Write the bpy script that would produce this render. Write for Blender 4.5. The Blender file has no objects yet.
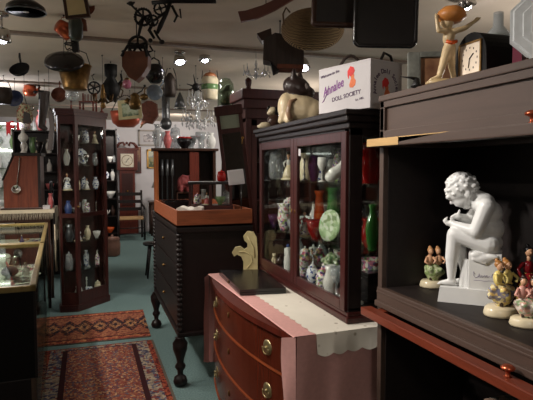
import bpy, bmesh, math, random
from mathutils import Matrix, Vector, noise
R = random.Random(7)
PI = math.pi
C = bpy.context.scene.collection
sc = bpy.context.scene
rad = math.radians

# ------------------------------------------------------------------ camera
FPX, EYE, YAW, PIT = 520.0, 1.5, rad(18.7), math.atan(32 / 520)
CEIL = 2.6
cd = bpy.data.cameras.new('camera'); cam = bpy.data.objects.new('camera', cd); C.objects.link(cam)
cam.location = (0, 0, EYE); cam.rotation_euler = (PI / 2 - PIT, 0, -YAW)
cd.sensor_width = 36; cd.lens = 36 * FPX / 533; cd.clip_start = 0.02
sc.camera = cam
_f = Vector((math.sin(YAW) * math.cos(PIT), math.cos(YAW) * math.cos(PIT), -math.sin(PIT)))
_r = Vector((math.cos(YAW), -math.sin(YAW), 0)); _u = _r.cross(_f)
O = Vector((0, 0, EYE))
def ray(px, py): return _f + _r * ((px - 266.5) / FPX) - _u * ((py - 200) / FPX)
def P(px, py, d): return O + ray(px, py) * d                      # surveyed point at a measured distance
def onz(px, py, z): r = ray(px, py); return O + r * ((z - EYE) / r.z)
def onx(px, py, x): r = ray(px, py); return O + r * (x / r.x)
def ony(px, py, y): r = ray(px, py); return O + r * (y / r.y)
def m(d): return d / FPX                                          # metres per pixel at a distance
FACE = -YAW                                                        # turn that faces the aisle viewer

# ------------------------------------------------------------------ materials
MATS = {}
def _new(name):
    mt = bpy.data.materials.new(name); mt.use_nodes = True
    nt = mt.node_tree; b = nt.nodes['Principled BSDF']
    return mt, nt, b
def N(nt, t, **kw):
    n = nt.nodes.new(t)
    for k, v in kw.items():
        if k in n.inputs.keys(): n.inputs[k].default_value = v
        else: setattr(n, k, v)
    return n
def ramp(nt, fac, cols, interp='LINEAR'):
    r = nt.nodes.new('ShaderNodeValToRGB'); r.color_ramp.interpolation = interp
    e = r.color_ramp.elements
    while len(e) < len(cols): e.new(0.5)
    for i, (p, c) in enumerate(cols):
        e[i].position = p; e[i].color = (*c, 1)
    nt.links.new(fac, r.inputs[0]); return r.outputs[0]
def srgb(c): return tuple((x / 255 / 12.92 if x / 255 <= .04045 else ((x / 255 + .055) / 1.055) ** 2.4) for x in c)
def plain(name, c, rough=.5, metal=0, var=.15, scale=30, spec=.5, bump=0):
    if name in MATS: return MATS[name]
    mt, nt, b = _new(name); c = srgb(c)
    tc = N(nt, 'ShaderNodeTexCoord'); n = N(nt, 'ShaderNodeTexNoise', Scale=scale, Detail=4.0)
    nt.links.new(tc.outputs['Object'], n.inputs['Vector'])
    lo = tuple(x * (1 - var) for x in c); hi = tuple(min(1, x * (1 + var)) for x in c)
    nt.links.new(ramp(nt, n.outputs[0], [(.3, lo), (.7, hi)]), b.inputs['Base Color'])
    b.inputs['Roughness'].default_value = rough; b.inputs['Metallic'].default_value = metal
    b.inputs['Specular IOR Level'].default_value = spec
    if bump:
        bp = N(nt, 'ShaderNodeBump', Strength=bump, Distance=.005); nt.links.new(n.outputs[0], bp.inputs['Height'])
        nt.links.new(bp.outputs[0], b.inputs['Normal'])
    MATS[name] = mt; return mt
def wood(name, c, rough=.35, var=.35, axis=2, scale=6, spec=.4):
    mt, nt, b = _new(name); c = srgb(c)
    tc = N(nt, 'ShaderNodeTexCoord'); mp = N(nt, 'ShaderNodeMapping')
    s = [8.0, 8.0, 8.0]; s[axis] = .7; mp.inputs['Scale'].default_value = s
    nt.links.new(tc.outputs['Object'], mp.inputs[0])
    n = N(nt, 'ShaderNodeTexNoise', Scale=float(scale), Detail=6.0, Roughness=.6, Distortion=.6)
    nt.links.new(mp.outputs[0], n.inputs['Vector'])
    lo = tuple(x * (1 - var) for x in c); hi = tuple(x * (1 + var) for x in c)
    nt.links.new(ramp(nt, n.outputs[0], [(.3, lo), (.5, c), (.72, hi)]), b.inputs['Base Color'])
    b.inputs['Roughness'].default_value = rough; b.inputs['Specular IOR Level'].default_value = spec
    bp = N(nt, 'ShaderNodeBump', Strength=.05, Distance=.002); nt.links.new(n.outputs[0], bp.inputs['Height'])
    nt.links.new(bp.outputs[0], b.inputs['Normal'])
    MATS[name] = mt; return mt
def spots(name, cols, scale=60, rough=.25, interp='CONSTANT', metal=0):
    """glazed or painted surface in several colours"""
    mt, nt, b = _new(name); tc = N(nt, 'ShaderNodeTexCoord')
    v = N(nt, 'ShaderNodeTexVoronoi', Scale=float(scale)); nt.links.new(tc.outputs['Object'], v.inputs['Vector'])
    sp = N(nt, 'ShaderNodeSeparateColor'); nt.links.new(v.outputs['Color'], sp.inputs[0])
    k = len(cols)
    nt.links.new(ramp(nt, sp.outputs[0], [(i / k, srgb(c)) for i, c in enumerate(cols)], interp), b.inputs['Base Color'])
    b.inputs['Roughness'].default_value = rough; b.inputs['Metallic'].default_value = metal
    MATS[name] = mt; return mt
def glass(name, tint=(255, 255, 255), refl=.9, base=.06, frost=0.0, fres=.3):
    """thin clear glass: see-through with a Fresnel sheen"""
    mt, nt, b = _new(name); nt.nodes.remove(b)
    out = nt.nodes['Material Output']
    t = N(nt, 'ShaderNodeBsdfTransparent'); t.inputs[0].default_value = (*srgb(tint), 1)
    g = N(nt, 'ShaderNodeBsdfGlossy', Roughness=.03); g.inputs[0].default_value = (refl, refl, refl, 1)
    lw = N(nt, 'ShaderNodeLayerWeight', Blend=.35)
    mx = N(nt, 'ShaderNodeMath', operation='MULTIPLY_ADD'); mx.inputs[1].default_value = fres; mx.inputs[2].default_value = base
    nt.links.new(lw.outputs['Facing'], mx.inputs[0])
    a = N(nt, 'ShaderNodeMixShader'); nt.links.new(mx.outputs[0], a.inputs[0])
    nt.links.new(t.outputs[0], a.inputs[1]); nt.links.new(g.outputs[0], a.inputs[2])
    last = a.outputs[0]
    if frost:
        d = N(nt, 'ShaderNodeBsdfDiffuse'); d.inputs[0].default_value = (*srgb(tint), 1)
        q = N(nt, 'ShaderNodeMixShader'); q.inputs[0].default_value = frost
        nt.links.new(last, q.inputs[1]); nt.links.new(d.outputs[0], q.inputs[2]); last = q.outputs[0]
    nt.links.new(last, out.inputs[0]); MATS[name] = mt; return mt
def glow(name, c, s):
    mt, nt, b = _new(name); b.inputs['Base Color'].default_value = (*srgb(c), 1)
    b.inputs['Emission Color'].default_value = (*srgb(c), 1); b.inputs['Emission Strength'].default_value = s
    MATS[name] = mt; return mt

W_mahog = wood('mahogany', (88, 34, 24), .33)
W_cherry = wood('dark cherry', (56, 25, 22), .32)
W_china = wood('red mahogany', (62, 26, 24), .34)
W_ebony = wood('ebonised oak', (25, 16, 15), .4)
W_walnut = wood('walnut', (62, 38, 28), .4)
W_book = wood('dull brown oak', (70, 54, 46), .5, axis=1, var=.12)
W_bookin = wood('shade toned oak inside', (26, 17, 15), .6, axis=1)
W_lip = wood('red door edge', (104, 45, 28), .35, axis=1, var=.2)
W_pale = wood('worn pale edge', (176, 142, 92), .5, axis=1, var=.15)
W_orange = wood('orange pine', (150, 84, 44), .45)
W_tray = wood('orange brown tray wood', (138, 74, 44), .5, axis=0)
W_slope = wood('reddish box wood', (112, 54, 34), .42)
W_chest = wood('polished bow front mahogany', (82, 33, 20), .22, axis=2, var=.3)
W_bead = wood('light mahogany bead', (138, 68, 38), .3, axis=1)
W_red = wood('red brown wood', (104, 44, 32), .4)
W_tall = wood('dark red brown wood', (66, 29, 25), .4)
IRON = plain('black iron', (26, 24, 24), .5, .4, .3)
IRONB = plain('brown iron', (46, 36, 30), .55, .4, .4)
BLACK = plain('black lacquer', (22, 20, 21), .22)
BLACKM = plain('matte black', (12, 11, 12), .6, spec=.2)
BRASS = plain('aged brass', (164, 128, 66), .3, .9, .25)
BRASSD = plain('dark brass', (120, 92, 52), .4, .8, .4)
COPPER = plain('copper', (186, 92, 62), .3, .8, .2)
SILVER = plain('silver', (190, 188, 184), .22, 1, .1)
PEWTER = plain('pewter', (104, 106, 108), .35, .8, .2)
CASEM = plain('gilt case frame', (156, 136, 86), .35, .6, .2)
MARBLE = plain('white parian', (218, 218, 216), .38, 0, .03, 20)
WHITE = plain('white glaze', (222, 220, 214), .15, 0, .04)
WCARD = plain('white card', (188, 184, 186), .7, 0, .02)
CREAM = plain('cream paint', (206, 192, 142), .5, 0, .08)
CREAMG = plain('cream glaze', (214, 200, 168), .2, 0, .08)
BROWNG = plain('brown glaze', (64, 44, 36), .25, 0, .3)
PINK = plain('pink glaze', (206, 110, 110), .3)
REDG = plain('red glaze', (170, 28, 26), .2)
ORANGEG = plain('orange glaze', (206, 88, 40), .2)
BLUEG = plain('blue glaze', (62, 78, 128), .2)
GREENG = plain('green glaze', (96, 128, 84), .25)
TEALB = plain('blue grey enamel', (128, 142, 152), .25)
PURPG = plain('purple glaze', (74, 40, 84), .15)
SKIN = plain('painted flesh', (206, 158, 122), .4)
PINKCLOTH = plain('dusty pink cloth', (208, 156, 150), .85, 0, .05, 60)
PAPER = plain('old paper', (206, 188, 142), .8, 0, .08, 12)
LEATHER = plain('dark leather', (48, 36, 32), .5, 0, .3)
RUST = plain('rust brown', (112, 62, 42), .6, .2, .3)
RUBYG = glass('ruby glass', (170, 20, 18), .8, .08, .35)
AMBERG = glass('amber glass', (214, 90, 30), .8, .08, .4)
GREENGL = glass('pale green glass', (176, 204, 150), .8, .1, .4)
EMERG = glass('emerald glass', (70, 150, 66), .8, .08, .35)
AMETH = glass('amethyst glass', (84, 40, 90), .8, .1, .4)
CLEAR = glass('crystal', (236, 240, 242), 1.0, .2, .2)
PANE = glass('window glass', (246, 248, 247), .8, .01, 0, .14)
PANEC = glass('case glass', (236, 242, 236), .9, .05, 0, .25)
MILKG = glass('milk glass', (236, 236, 232), .8, .1, .8)
CHINA = spots('flowered china', [(232, 228, 220), (226, 222, 216), (150, 170, 110), (222, 150, 160), (236, 232, 226), (120, 100, 150)], 90)
CHINAB = spots('blue and white china', [(226, 228, 230), (60, 80, 140), (216, 220, 226), (228, 228, 226)], 80)
BOUQUET = spots('porcelain flowers', [(210, 130, 160), (228, 222, 214), (110, 140, 90), (180, 90, 110), (236, 200, 150), (130, 110, 150)], 70)
GREENSKIRT = spots('green painted flounces', [(150, 168, 110), (174, 188, 138), (130, 150, 96), (190, 196, 160)], 120)
MOTLEY = spots('painted yellow and blue', [(226, 206, 120), (236, 222, 170), (120, 120, 140), (150, 140, 140), (210, 176, 110)], 130)
REDGOLD = spots('red and gold paint', [(130, 26, 28), (90, 22, 24), (196, 160, 90), (60, 26, 22)], 110)
FLORALG = spots('pale printed cloth', [(206, 196, 160), (190, 180, 150), (160, 70, 60), (120, 120, 90)], 60, .8)
JEWEL = spots('strung beads', [(220, 220, 214), (150, 160, 170), (70, 64, 70), (200, 190, 160), (180, 120, 140)], 200, .2)
SWIRL = spots('pale green pressed glass', [(150, 176, 130), (176, 196, 158), (196, 208, 184), (128, 150, 106)], 55)
MIRROR = plain('mirror', (120, 122, 120), .03, 1, 0)
MIRRORD = plain('dim old mirror', (86, 84, 82), .06, 1, .1)
BULB = glow('lit bulb', (255, 236, 206), 28)
BULBC = glow('cool lit bulb', (236, 236, 255), 40)
TUBE = glow('lit tube', (240, 248, 240), 4)
AGED = plain('aged pull metal', (172, 158, 118), .3, .8, .2)

def mat_wicker():
    mt, nt, b = _new('wicker'); tc = N(nt, 'ShaderNodeTexCoord')
    w = N(nt, 'ShaderNodeTexWave', Scale=38.0, Distortion=3.0, bands_direction='Z'); nt.links.new(tc.outputs['Object'], w.inputs['Vector'])
    nt.links.new(ramp(nt, w.outputs[0], [(.15, srgb((70, 52, 38))), (.5, srgb((150, 120, 84))), (.9, srgb((186, 156, 110)))]), b.inputs['Base Color'])
    bp = N(nt, 'ShaderNodeBump', Strength=.8, Distance=.006); nt.links.new(w.outputs[0], bp.inputs['Height']); nt.links.new(bp.outputs[0], b.inputs['Normal'])
    b.inputs['Roughness'].default_value = .7; return mt
WICKER = mat_wicker()
def mat_rug(name, field, border, band, halfw, cells=34, medal=False, halfl=1.0):
    mt, nt, b = _new(name); tc = N(nt, 'ShaderNodeTexCoord')
    sep = N(nt, 'ShaderNodeSeparateXYZ'); nt.links.new(tc.outputs['Object'], sep.inputs[0])
    def cells_of(sc_, cols, metric='MANHATTAN'):
        v = N(nt, 'ShaderNodeTexVoronoi', Scale=float(sc_), distance=metric); nt.links.new(tc.outputs['Object'], v.inputs['Vector'])
        s = N(nt, 'ShaderNodeSeparateColor'); nt.links.new(v.outputs['Color'], s.inputs[0])
        k = len(cols); return ramp(nt, s.outputs[0], [(i / k, srgb(c)) for i, c in enumerate(cols)], 'CONSTANT')
    def math_(op, a, bb=None):
        n = N(nt, 'ShaderNodeMath', operation=op)
        for i, q in enumerate((a, bb)):
            if q is None: continue
            if isinstance(q, (int, float)): n.inputs[i].default_value = q
            else: nt.links.new(q, n.inputs[i])
        return n.outputs[0]
    def mix(f, a, bb):
        n = N(nt, 'ShaderNodeMix', data_type='RGBA'); nt.links.new(f, n.inputs[0])
        for i, q in ((6, a), (7, bb)):
            if isinstance(q, tuple): n.inputs[i].default_value = (*srgb(q), 1)
            else: nt.links.new(q, n.inputs[i])
        return n.outputs[2]
    col = cells_of(cells, field)
    ax = math_('ABSOLUTE', sep.outputs[0]); ay = math_('ABSOLUTE', sep.outputs[1])
    if medal:
        fx = math_('SUBTRACT', math_('PINGPONG', sep.outputs[0], .14), .07)
        dd = math_('ADD', math_('MULTIPLY', math_('ABSOLUTE', fx), 1.0), math_('MULTIPLY', ay, .45))
        rim = math_('LESS_THAN', dd, .11); inn = math_('LESS_THAN', dd, .062); core = math_('LESS_THAN', dd, .022)
        dark = cells_of(70, [(30, 24, 30), (52, 30, 30), (40, 34, 48), (120, 70, 44)])
        col = mix(rim, col, dark); col = mix(inn, col, cells_of(70, [(150, 110, 74), (60, 40, 40), (130, 90, 60)])); col = mix(core, col, (40, 30, 36))
        edge = math_('SUBTRACT', halfw, ay)
    else:
        edge = math_('MINIMUM', math_('SUBTRACT', halfw, ax), math_('MULTIPLY', math_('SUBTRACT', halfl, ay), 2.6))
    bcol = cells_of(46, band)
    col = mix(math_('LESS_THAN', edge, border * 1.25), col, (52, 26, 28))
    col = mix(math_('LESS_THAN', edge, border), col, bcol)
    col = mix(math_('LESS_THAN', edge, border * .38), col, cells_of(60, [(120, 50, 40), (70, 30, 30), (140, 74, 50)]))
    col = mix(math_('LESS_THAN', edge, border * .12), col, (88, 80, 72))
    nz = N(nt, 'ShaderNodeTexNoise', Scale=180.0); nt.links.new(tc.outputs['Object'], nz.inputs['Vector'])
    bp = N(nt, 'ShaderNodeBump', Strength=.4, Distance=.004); nt.links.new(nz.outputs[0], bp.inputs['Height']); nt.links.new(bp.outputs[0], b.inputs['Normal'])
    nt.links.new(col, b.inputs['Base Color']); b.inputs['Roughness'].default_value = .95; b.inputs['Specular IOR Level'].default_value = .1
    return mt
def mat_lace():
    mt, nt, b = _new('white lace'); tc = N(nt, 'ShaderNodeTexCoord')
    v = N(nt, 'ShaderNodeTexVoronoi', Scale=16.0); nt.links.new(tc.outputs['Object'], v.inputs['Vector'])
    nt.links.new(ramp(nt, v.outputs['Distance'], [(.0, srgb((150, 130, 112))), (.10, srgb((176, 168, 150))), (.16, srgb((228, 222, 208))), (1, srgb((222, 216, 202)))]), b.inputs['Base Color'])
    b.inputs['Roughness'].default_value = .85; return mt
LACE = mat_lace()
def mat_carpet():
    mt, nt, b = _new('teal carpet'); tc = N(nt, 'ShaderNodeTexCoord')
    n = N(nt, 'ShaderNodeTexNoise', Scale=90.0, Detail=6.0); nt.links.new(tc.outputs['Object'], n.inputs['Vector'])
    nt.links.new(ramp(nt, n.outputs[0], [(.3, srgb((82, 102, 102))), (.7, srgb((110, 132, 130)))]), b.inputs['Base Color'])
    bp = N(nt, 'ShaderNodeBump', Strength=.5, Distance=.005); nt.links.new(n.outputs[0], bp.inputs['Height']); nt.links.new(bp.outputs[0], b.inputs['Normal'])
    b.inputs['Roughness'].default_value = 1; b.inputs['Specular IOR Level'].default_value = .1; return mt
def mat_picture(name, cols, scale=14):
    mt, nt, b = _new(name); tc = N(nt, 'ShaderNodeTexCoord'); n = N(nt, 'ShaderNodeTexNoise', Scale=float(scale), Detail=3.0)
    sp = N(nt, 'ShaderNodeSeparateXYZ'); nt.links.new(tc.outputs['Object'], n.inputs['Vector']); nt.links.new(tc.outputs['Object'], sp.inputs[0])
    a = N(nt, 'ShaderNodeMath', operation='MULTIPLY_ADD'); nt.links.new(sp.outputs[2], a.inputs[0]); a.inputs[1].default_value = 2.2; nt.links.new(n.outputs[0], a.inputs[2])
    k = len(cols); nt.links.new(ramp(nt, a.outputs[0], [(.25 + .5 * i / (k - 1), srgb(c)) for i, c in enumerate(cols)]), b.inputs['Base Color'])
    b.inputs['Roughness'].default_value = .4; return mt

# ------------------------------------------------------------------ geometry
def T(x, y=0, z=0): return Matrix.Translation((x, y, z) if not isinstance(x, (tuple, Vector)) else x)
def RX(a): return Matrix.Rotation(rad(a), 4, 'X')
def RY(a): return Matrix.Rotation(rad(a), 4, 'Y')
def RZ(a): return Matrix.Rotation(rad(a), 4, 'Z')
def SC(x, y=None, z=None): return Matrix.Diagonal((x, x if y is None else y, x if z is None else z, 1))
class G:
    def __init__(s): s.v = []; s.f = []; s.sm = []; s.M = Matrix()
    def add(s, vs, fs, smooth=True, M=None):
        o = len(s.v); X = s.M @ M if M is not None else s.M
        s.v += [X @ Vector(p) for p in vs]; s.f += [tuple(o + i for i in q) for q in fs]; s.sm += [smooth] * len(fs); return s
    def box(s, c, d, M=None, bev=0.0):
        x, y, z = d[0] / 2, d[1] / 2, d[2] / 2; X = T(*c) if M is None else M @ T(*c)
        b = min(bev, x * .9, y * .9, z * .9)
        if b <= 0:
            vs = [(a * x, bb * y, cc * z) for cc in (-1, 1) for bb in (-1, 1) for a in (-1, 1)]
            return s.add(vs, [(0, 2, 3, 1), (4, 5, 7, 6), (0, 1, 5, 4), (2, 6, 7, 3), (0, 4, 6, 2), (1, 3, 7, 5)], False, X)
        bm = bmesh.new(); bmesh.ops.create_cube(bm, size=1, matrix=SC(2 * x, 2 * y, 2 * z))
        bmesh.ops.bevel(bm, geom=bm.edges[:], offset=b, segments=2, affect='EDGES', profile=.6)
        bm.verts.index_update(); vs = [v.co.copy() for v in bm.verts]; fs = [tuple(v.index for v in f.verts) for f in bm.faces]; bm.free()
        return s.add(vs, fs, False, X)
    def span(s, a, b, M=None, bev=0.0):
        return s.box([(p + q) / 2 for p, q in zip(a, b)], [abs(q - p) for p, q in zip(a, b)], M, bev)
    def lathe(s, prof, M=None, seg=20, smooth=True):
        vs = []; fs = []; n = len(prof)
        for r, z in prof:
            for i in range(seg):
                a = 2 * PI * i / seg; vs.append((r * math.cos(a), r * math.sin(a), z))
        for j in range(n - 1):
            for i in range(seg):
                k = (i + 1) % seg; fs.append((j * seg + i, j * seg + k, (j + 1) * seg + k, (j + 1) * seg + i))
        if prof[0][0] > 1e-4: fs.append(tuple(range(seg - 1, -1, -1)))
        if prof[-1][0] > 1e-4: fs.append(tuple((n - 1) * seg + i for i in range(seg)))
        return s.add(vs, fs, smooth, M)
    def tube(s, pts, r, seg=8, M=None, closed=False):
        pts = [Vector(p) for p in pts]; n = len(pts); rs = r if isinstance(r, (list, tuple)) else [r] * n
        vs = []; fs = []; up = Vector((0, 0, 1)); prev = None
        for i, p in enumerate(pts):
            t = (pts[(i + 1) % n] - pts[i - 1]) if closed else (pts[min(i + 1, n - 1)] - pts[max(i - 1, 0)])
            t = t.normalized() if t.length > 1e-9 else Vector((0, 0, 1))
            if prev is None: a = t.orthogonal().normalized()
            else:
                a = prev - t * prev.dot(t); a = a.normalized() if a.length > 1e-6 else t.orthogonal().normalized()
            prev = a; b = t.cross(a)
            for k in range(seg):
                q = 2 * PI * k / seg; vs.append(p + (a * math.cos(q) + b * math.sin(q)) * rs[i])
        for i in range(n if closed else n - 1):
            j = (i + 1) % n
            for k in range(seg):
                l = (k + 1) % seg; fs.append((i * seg + k, i * seg + l, j * seg + l, j * seg + k))
        if not closed: fs += [tuple(range(seg - 1, -1, -1)), tuple((n - 1) * seg + k for k in range(seg))]
        return s.add(vs, fs, True, M)
    def ring(s, c, rr, r, M=None, seg=20, tseg=6, sx=1.0):
        return s.tube([(c[0] + rr * sx * math.cos(2 * PI * i / seg), c[1] + rr * math.sin(2 * PI * i / seg), c[2]) for i in range(seg)], r, tseg, M, True)
    def ball(s, c, r, M=None, seg=14):
        r = (r, r, r) if isinstance(r, (int, float)) else r
        X = T(*c) @ SC(*r); X = M @ X if M is not None else X
        n = max(6, seg // 2); return s.lathe([(math.sin(PI * i / n) if 0 < i < n else 0.0, -math.cos(PI * i / n)) for i in range(n + 1)], X, seg)
    def prism(s, poly, z0, z1, M=None, smooth=False, top=1.0):
        n = len(poly); cx = sum(p[0] for p in poly) / n; cy = sum(p[1] for p in poly) / n
        vs = [(x, y, z0) for x, y in poly] + [(cx + (x - cx) * top, cy + (y - cy) * top, z1) for x, y in poly]
        fs = [tuple(range(n - 1, -1, -1)), tuple(range(n, 2 * n))] + [(i, (i + 1) % n, n + (i + 1) % n, n + i) for i in range(n)]
        return s.add(vs, fs, smooth, M)
    def sheet(s, fn, nu, nv, M=None, thick=0.0):
        vs = [fn(i / nu, j / nv) for j in range(nv + 1) for i in range(nu + 1)]
        fs = [(j * (nu + 1) + i, j * (nu + 1) + i + 1, (j + 1) * (nu + 1) + i + 1, (j + 1) * (nu + 1) + i) for j in range(nv) for i in range(nu)]
        return s.add(vs, fs, True, M)
    def mesh(s, name):
        me = bpy.data.meshes.new(name); me.from_pydata([tuple(v) for v in s.v], [], s.f)
        bm = bmesh.new(); bm.from_mesh(me); bmesh.ops.recalc_face_normals(bm, faces=bm.faces); bm.to_mesh(me); bm.free()
        me.polygons.foreach_set('use_smooth', s.sm); return me
def arc(cx, cy, r, a0, a1, n): return [(cx + r * math.cos(rad(a0 + (a1 - a0) * i / n)), cy + r * math.sin(rad(a0 + (a1 - a0) * i / n))) for i in range(n + 1)]

def part(name, g, mat, parent=None, label=None, solid=0.0):
    me = g if isinstance(g, bpy.types.Mesh) else g.mesh(name)
    o = bpy.data.objects.new(name, me); C.objects.link(o)
    if me.materials: me.materials.clear()
    me.materials.append(mat)
    if parent is not None: o.parent = parent
    if label: o['label'] = label
    if solid:
        sd = o.modifiers.new('thick', 'SOLIDIFY'); sd.thickness = solid; sd.offset = -1
    return o
def tag(o, label, cat, group=None, kind=None):
    o['label'] = label; o['category'] = cat
    if group: o['group'] = group
    if kind: o['kind'] = kind
    return o
def thing(name, label, cat, loc=(0, 0, 0), rz=0.0, s=1.0, group=None):
    o = bpy.data.objects.new(name, None); C.objects.link(o); o.empty_display_size = .05
    o.location = loc; o.rotation_euler = (0, 0, rz); o.scale = (s, s, s)
    return tag(o, label, cat, group)
def solo(name, g, mat, label, cat, loc=(0, 0, 0), rz=0.0, s=1.0, group=None, kind=None, solid=0.0):
    o = part(name, g, mat, None, None, solid); o.location = loc; o.rotation_euler = (0, 0, rz); o.scale = (s, s, s)
    return tag(o, label, cat, group, kind)
def struct(name, g, mat): 
    o = part(name, g, mat); o['kind'] = 'structure'; return o
def put(parts, name, label, cat, loc, rz=0.0, s=1.0, group=None):
    """parts: [(part name, G, material, sub-parts)]; one part makes a single mesh thing"""
    if len(parts) == 1: return solo(name, parts[0][1], parts[0][2], label, cat, loc, rz, s, group)
    t = thing(name, label, cat, loc, rz, s, group)
    for q in parts:
        p = part(q[0], q[1], q[2], t)
        for w in (q[3] if len(q) > 3 else ()): part(w[0], w[1], w[2], p)
    return t
def copy_thing(src, loc, rz, label, s=None, group=None):
    c = src.copy(); C.objects.link(c); c.location = loc; c.rotation_euler = (0, 0, rz); c['label'] = label
    if s: c.scale = (s, s, s)
    if group: c['group'] = group
    for ch in src.children:
        k = ch.copy(); C.objects.link(k); k.parent = c
        for g in ch.children:
            q = g.copy(); C.objects.link(q); q.parent = k
    return c
def fused(g, voxel, smooth=3):
    """one continuous skin over overlapping forms"""
    me = g.mesh('skin'); o = bpy.data.objects.new('skin', me); C.objects.link(o)
    r = o.modifiers.new('r', 'REMESH'); r.mode = 'VOXEL'; r.voxel_size = voxel; r.use_smooth_shade = True
    if smooth: q = o.modifiers.new('s', 'SMOOTH'); q.iterations = smooth; q.factor = .5
    dg = bpy.context.evaluated_depsgraph_get(); dg.update()
    out = bpy.data.meshes.new_from_object(o.evaluated_get(dg)); bpy.data.objects.remove(o)
    out.polygons.foreach_set('use_smooth', [True] * len(out.polygons)); return out
def words_mesh(txt, size, shear=0.0, extrude=.0004, align='LEFT', bold=0.0):
    c = bpy.data.curves.new('t', 'FONT'); c.body = txt; c.size = size; c.shear = shear; c.extrude = extrude; c.align_x = align; c.offset = bold; c.resolution_u = 3
    o = bpy.data.objects.new('t', c); C.objects.link(o)
    dg = bpy.context.evaluated_depsgraph_get(); dg.update()
    me = bpy.data.meshes.new_from_object(o.evaluated_get(dg)); bpy.data.objects.remove(o); return me
def join_mesh(items):
    g = G()
    for me, M in items: g.add([v.co.copy() for v in me.vertices], [tuple(p.vertices) for p in me.polygons], False, M)
    return g

# ------------------------------------------------------------------ kinds of ware (base at z = 0, sizes in metres)
def vase(h, r, mat, neck=.45, foot=.55, belly=.45):
    g = G().lathe([(r * foot, 0), (r * foot * 1.02, h * .03), (r * .8, h * .2), (r, h * belly), (r * .85, h * .65), (r * neck, h * .82), (r * neck * .95, h * .9), (r * neck * 1.35, h), (r * neck * 1.15, h), (r * neck * .8, h * .9), (0, h * .84)])
    return [('vase', g, mat)]
def bowl(h, r, mat):
    return [('bowl', G().lathe([(r * .4, 0), (r * .42, h * .12), (r * .8, h * .5), (r, h), (r * .96, h), (r * .75, h * .52), (r * .3, h * .2), (0, h * .18)]), mat)]
def goblet(h, r, mat):
    return [('goblet', G().lathe([(r * .9, 0), (r * .8, h * .03), (r * .16, h * .08), (r * .13, h * .42), (r * .5, h * .5), (r, h * .7), (r * .95, h), (r * .9, h), (r * .9, h * .7), (0, h * .52)], seg=14), mat)]
def bottle(h, r, mat, cap=SILVER):
    g = G().lathe([(r * .95, 0), (r, h * .05), (r, h * .5), (r * .4, h * .68), (r * .33, h * .86), (r * .42, h * .88), (0, h * .88)], seg=14)
    return [('body', g, mat), ('stopper', G().lathe([(r * .3, h * .88), (r * .45, h * .93), (r * .2, h), (0, h)], seg=10), cap)]
def plate(r, mat, lean=75):
    M = T(0, 0, r * math.sin(rad(lean)) + .014) @ RX(lean)
    g = G().lathe([(0, -.004), (r * .6, -.004), (r, r * .13), (r, r * .16), (r * .6, .004), (0, .004)], M, 28)
    st = G().tube([(-r * .3, .02, .0045), (-r * .3, -.03, .005), (-r * .3, -.035, .02)], .004, 6).tube([(r * .3, .02, .0045), (r * .3, -.03, .005), (r * .3, -.035, .02)], .004, 6).tube([(-r * .3, .02, .0045), (r * .3, .02, .0045), (0, r * .35, .0045)], .004, 6)
    return [('plate', g, mat), ('stand', st, W_walnut)]
def teapot(h, r, mat):
    b = G().lathe([(r * .55, 0), (r * .6, h * .04), (r, h * .35), (r * .85, h * .62), (r * .5, h * .72), (0, h * .72)])
    sp = G().tube([(r * .8, 0, h * .28), (r * 1.25, 0, h * .4), (r * 1.5, 0, h * .7)], [r * .25, r * .16, r * .11], 8)
    hd = G().tube([(-r * .7, 0, h * .62), (-r * 1.3, 0, h * .66), (-r * 1.5, 0, h * .45), (-r * .9, 0, h * .22)], r * .09, 8)
    ld = G().lathe([(r * .52, h * .72), (r * .4, h * .82), (r * .1, h * .87), (r * .14, h * .95), (0, h)])
    return [('body', b, mat), ('spout', sp, mat), ('handle', hd, mat), ('lid', ld, mat)]
def jug(h, r, mat):
    b = G().lathe([(r * .6, 0), (r * .65, h * .04), (r, h * .35), (r * .75, h * .62), (r * .55, h * .8), (r * .75, h), (r * .68, h), (r * .48, h * .8), (0, h * .75)])
    hd = G().tube([(-r * .6, 0, h * .92), (-r * 1.25, 0, h * .9), (-r * 1.4, 0, h * .6), (-r * .8, 0, h * .3)], r * .1, 8)
    return [('body', b, mat), ('handle', hd, mat)]
def jar(h, r, mat, lidm=None):
    b = G().lathe([(r * .7, 0), (r * .95, h * .1), (r, h * .45), (r * .8, h * .72), (0, h * .72)])
    l = G().lathe([(r * .85, h * .72), (r * .7, h * .83), (r * .15, h * .88), (r * .2, h * .96), (0, h)])
    return [('body', b, mat), ('lid', l, lidm or mat)]
def figurine(h, dress, top=None, hair=BROWNG, base=CREAMG, arms=1):
    """a small painted lady in a wide skirt on a round base"""
    bs = G().lathe([(h * .27, 0), (h * .28, h * .03), (h * .25, h * .07), (0, h * .07)])
    sk = G().lathe([(h * .22, h * .065), (h * .2, h * .2), (h * .13, h * .4), (h * .07, h * .53), (0, h * .53)], seg=16)
    bd = G().ball((0, 0, h * .61), (h * .085, h * .06, h * .12)).tube([(h * .08, 0, h * .68), (h * .17, -h * .03, h * .56), (h * .1, -h * .1, h * .48)], [h * .035, h * .03, h * .022], 8).tube([(-h * .08, 0, h * .68), (-h * .18, -h * .02, h * .58), (-h * .14, -h * .09, h * .46)], [h * .035, h * .03, h * .022], 8)
    hd = G().tube([(0, 0, h * .7), (0, 0, h * .8)], h * .03, 8).ball((0, -h * .005, h * .86), (h * .06, h * .065, h * .075)).ball((0, -h * .07, h * .855), h * .014, seg=8)
    hr = G().ball((0, h * .012, h * .885), (h * .068, h * .068, h * .07)).ball((0, h * .05, h * .95), h * .035, seg=10)
    return [('base', bs, base), ('skirt', sk, dress), ('bodice', bd, top or dress), ('head', hd, SKIN, [('hair', hr, hair)])]
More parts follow.
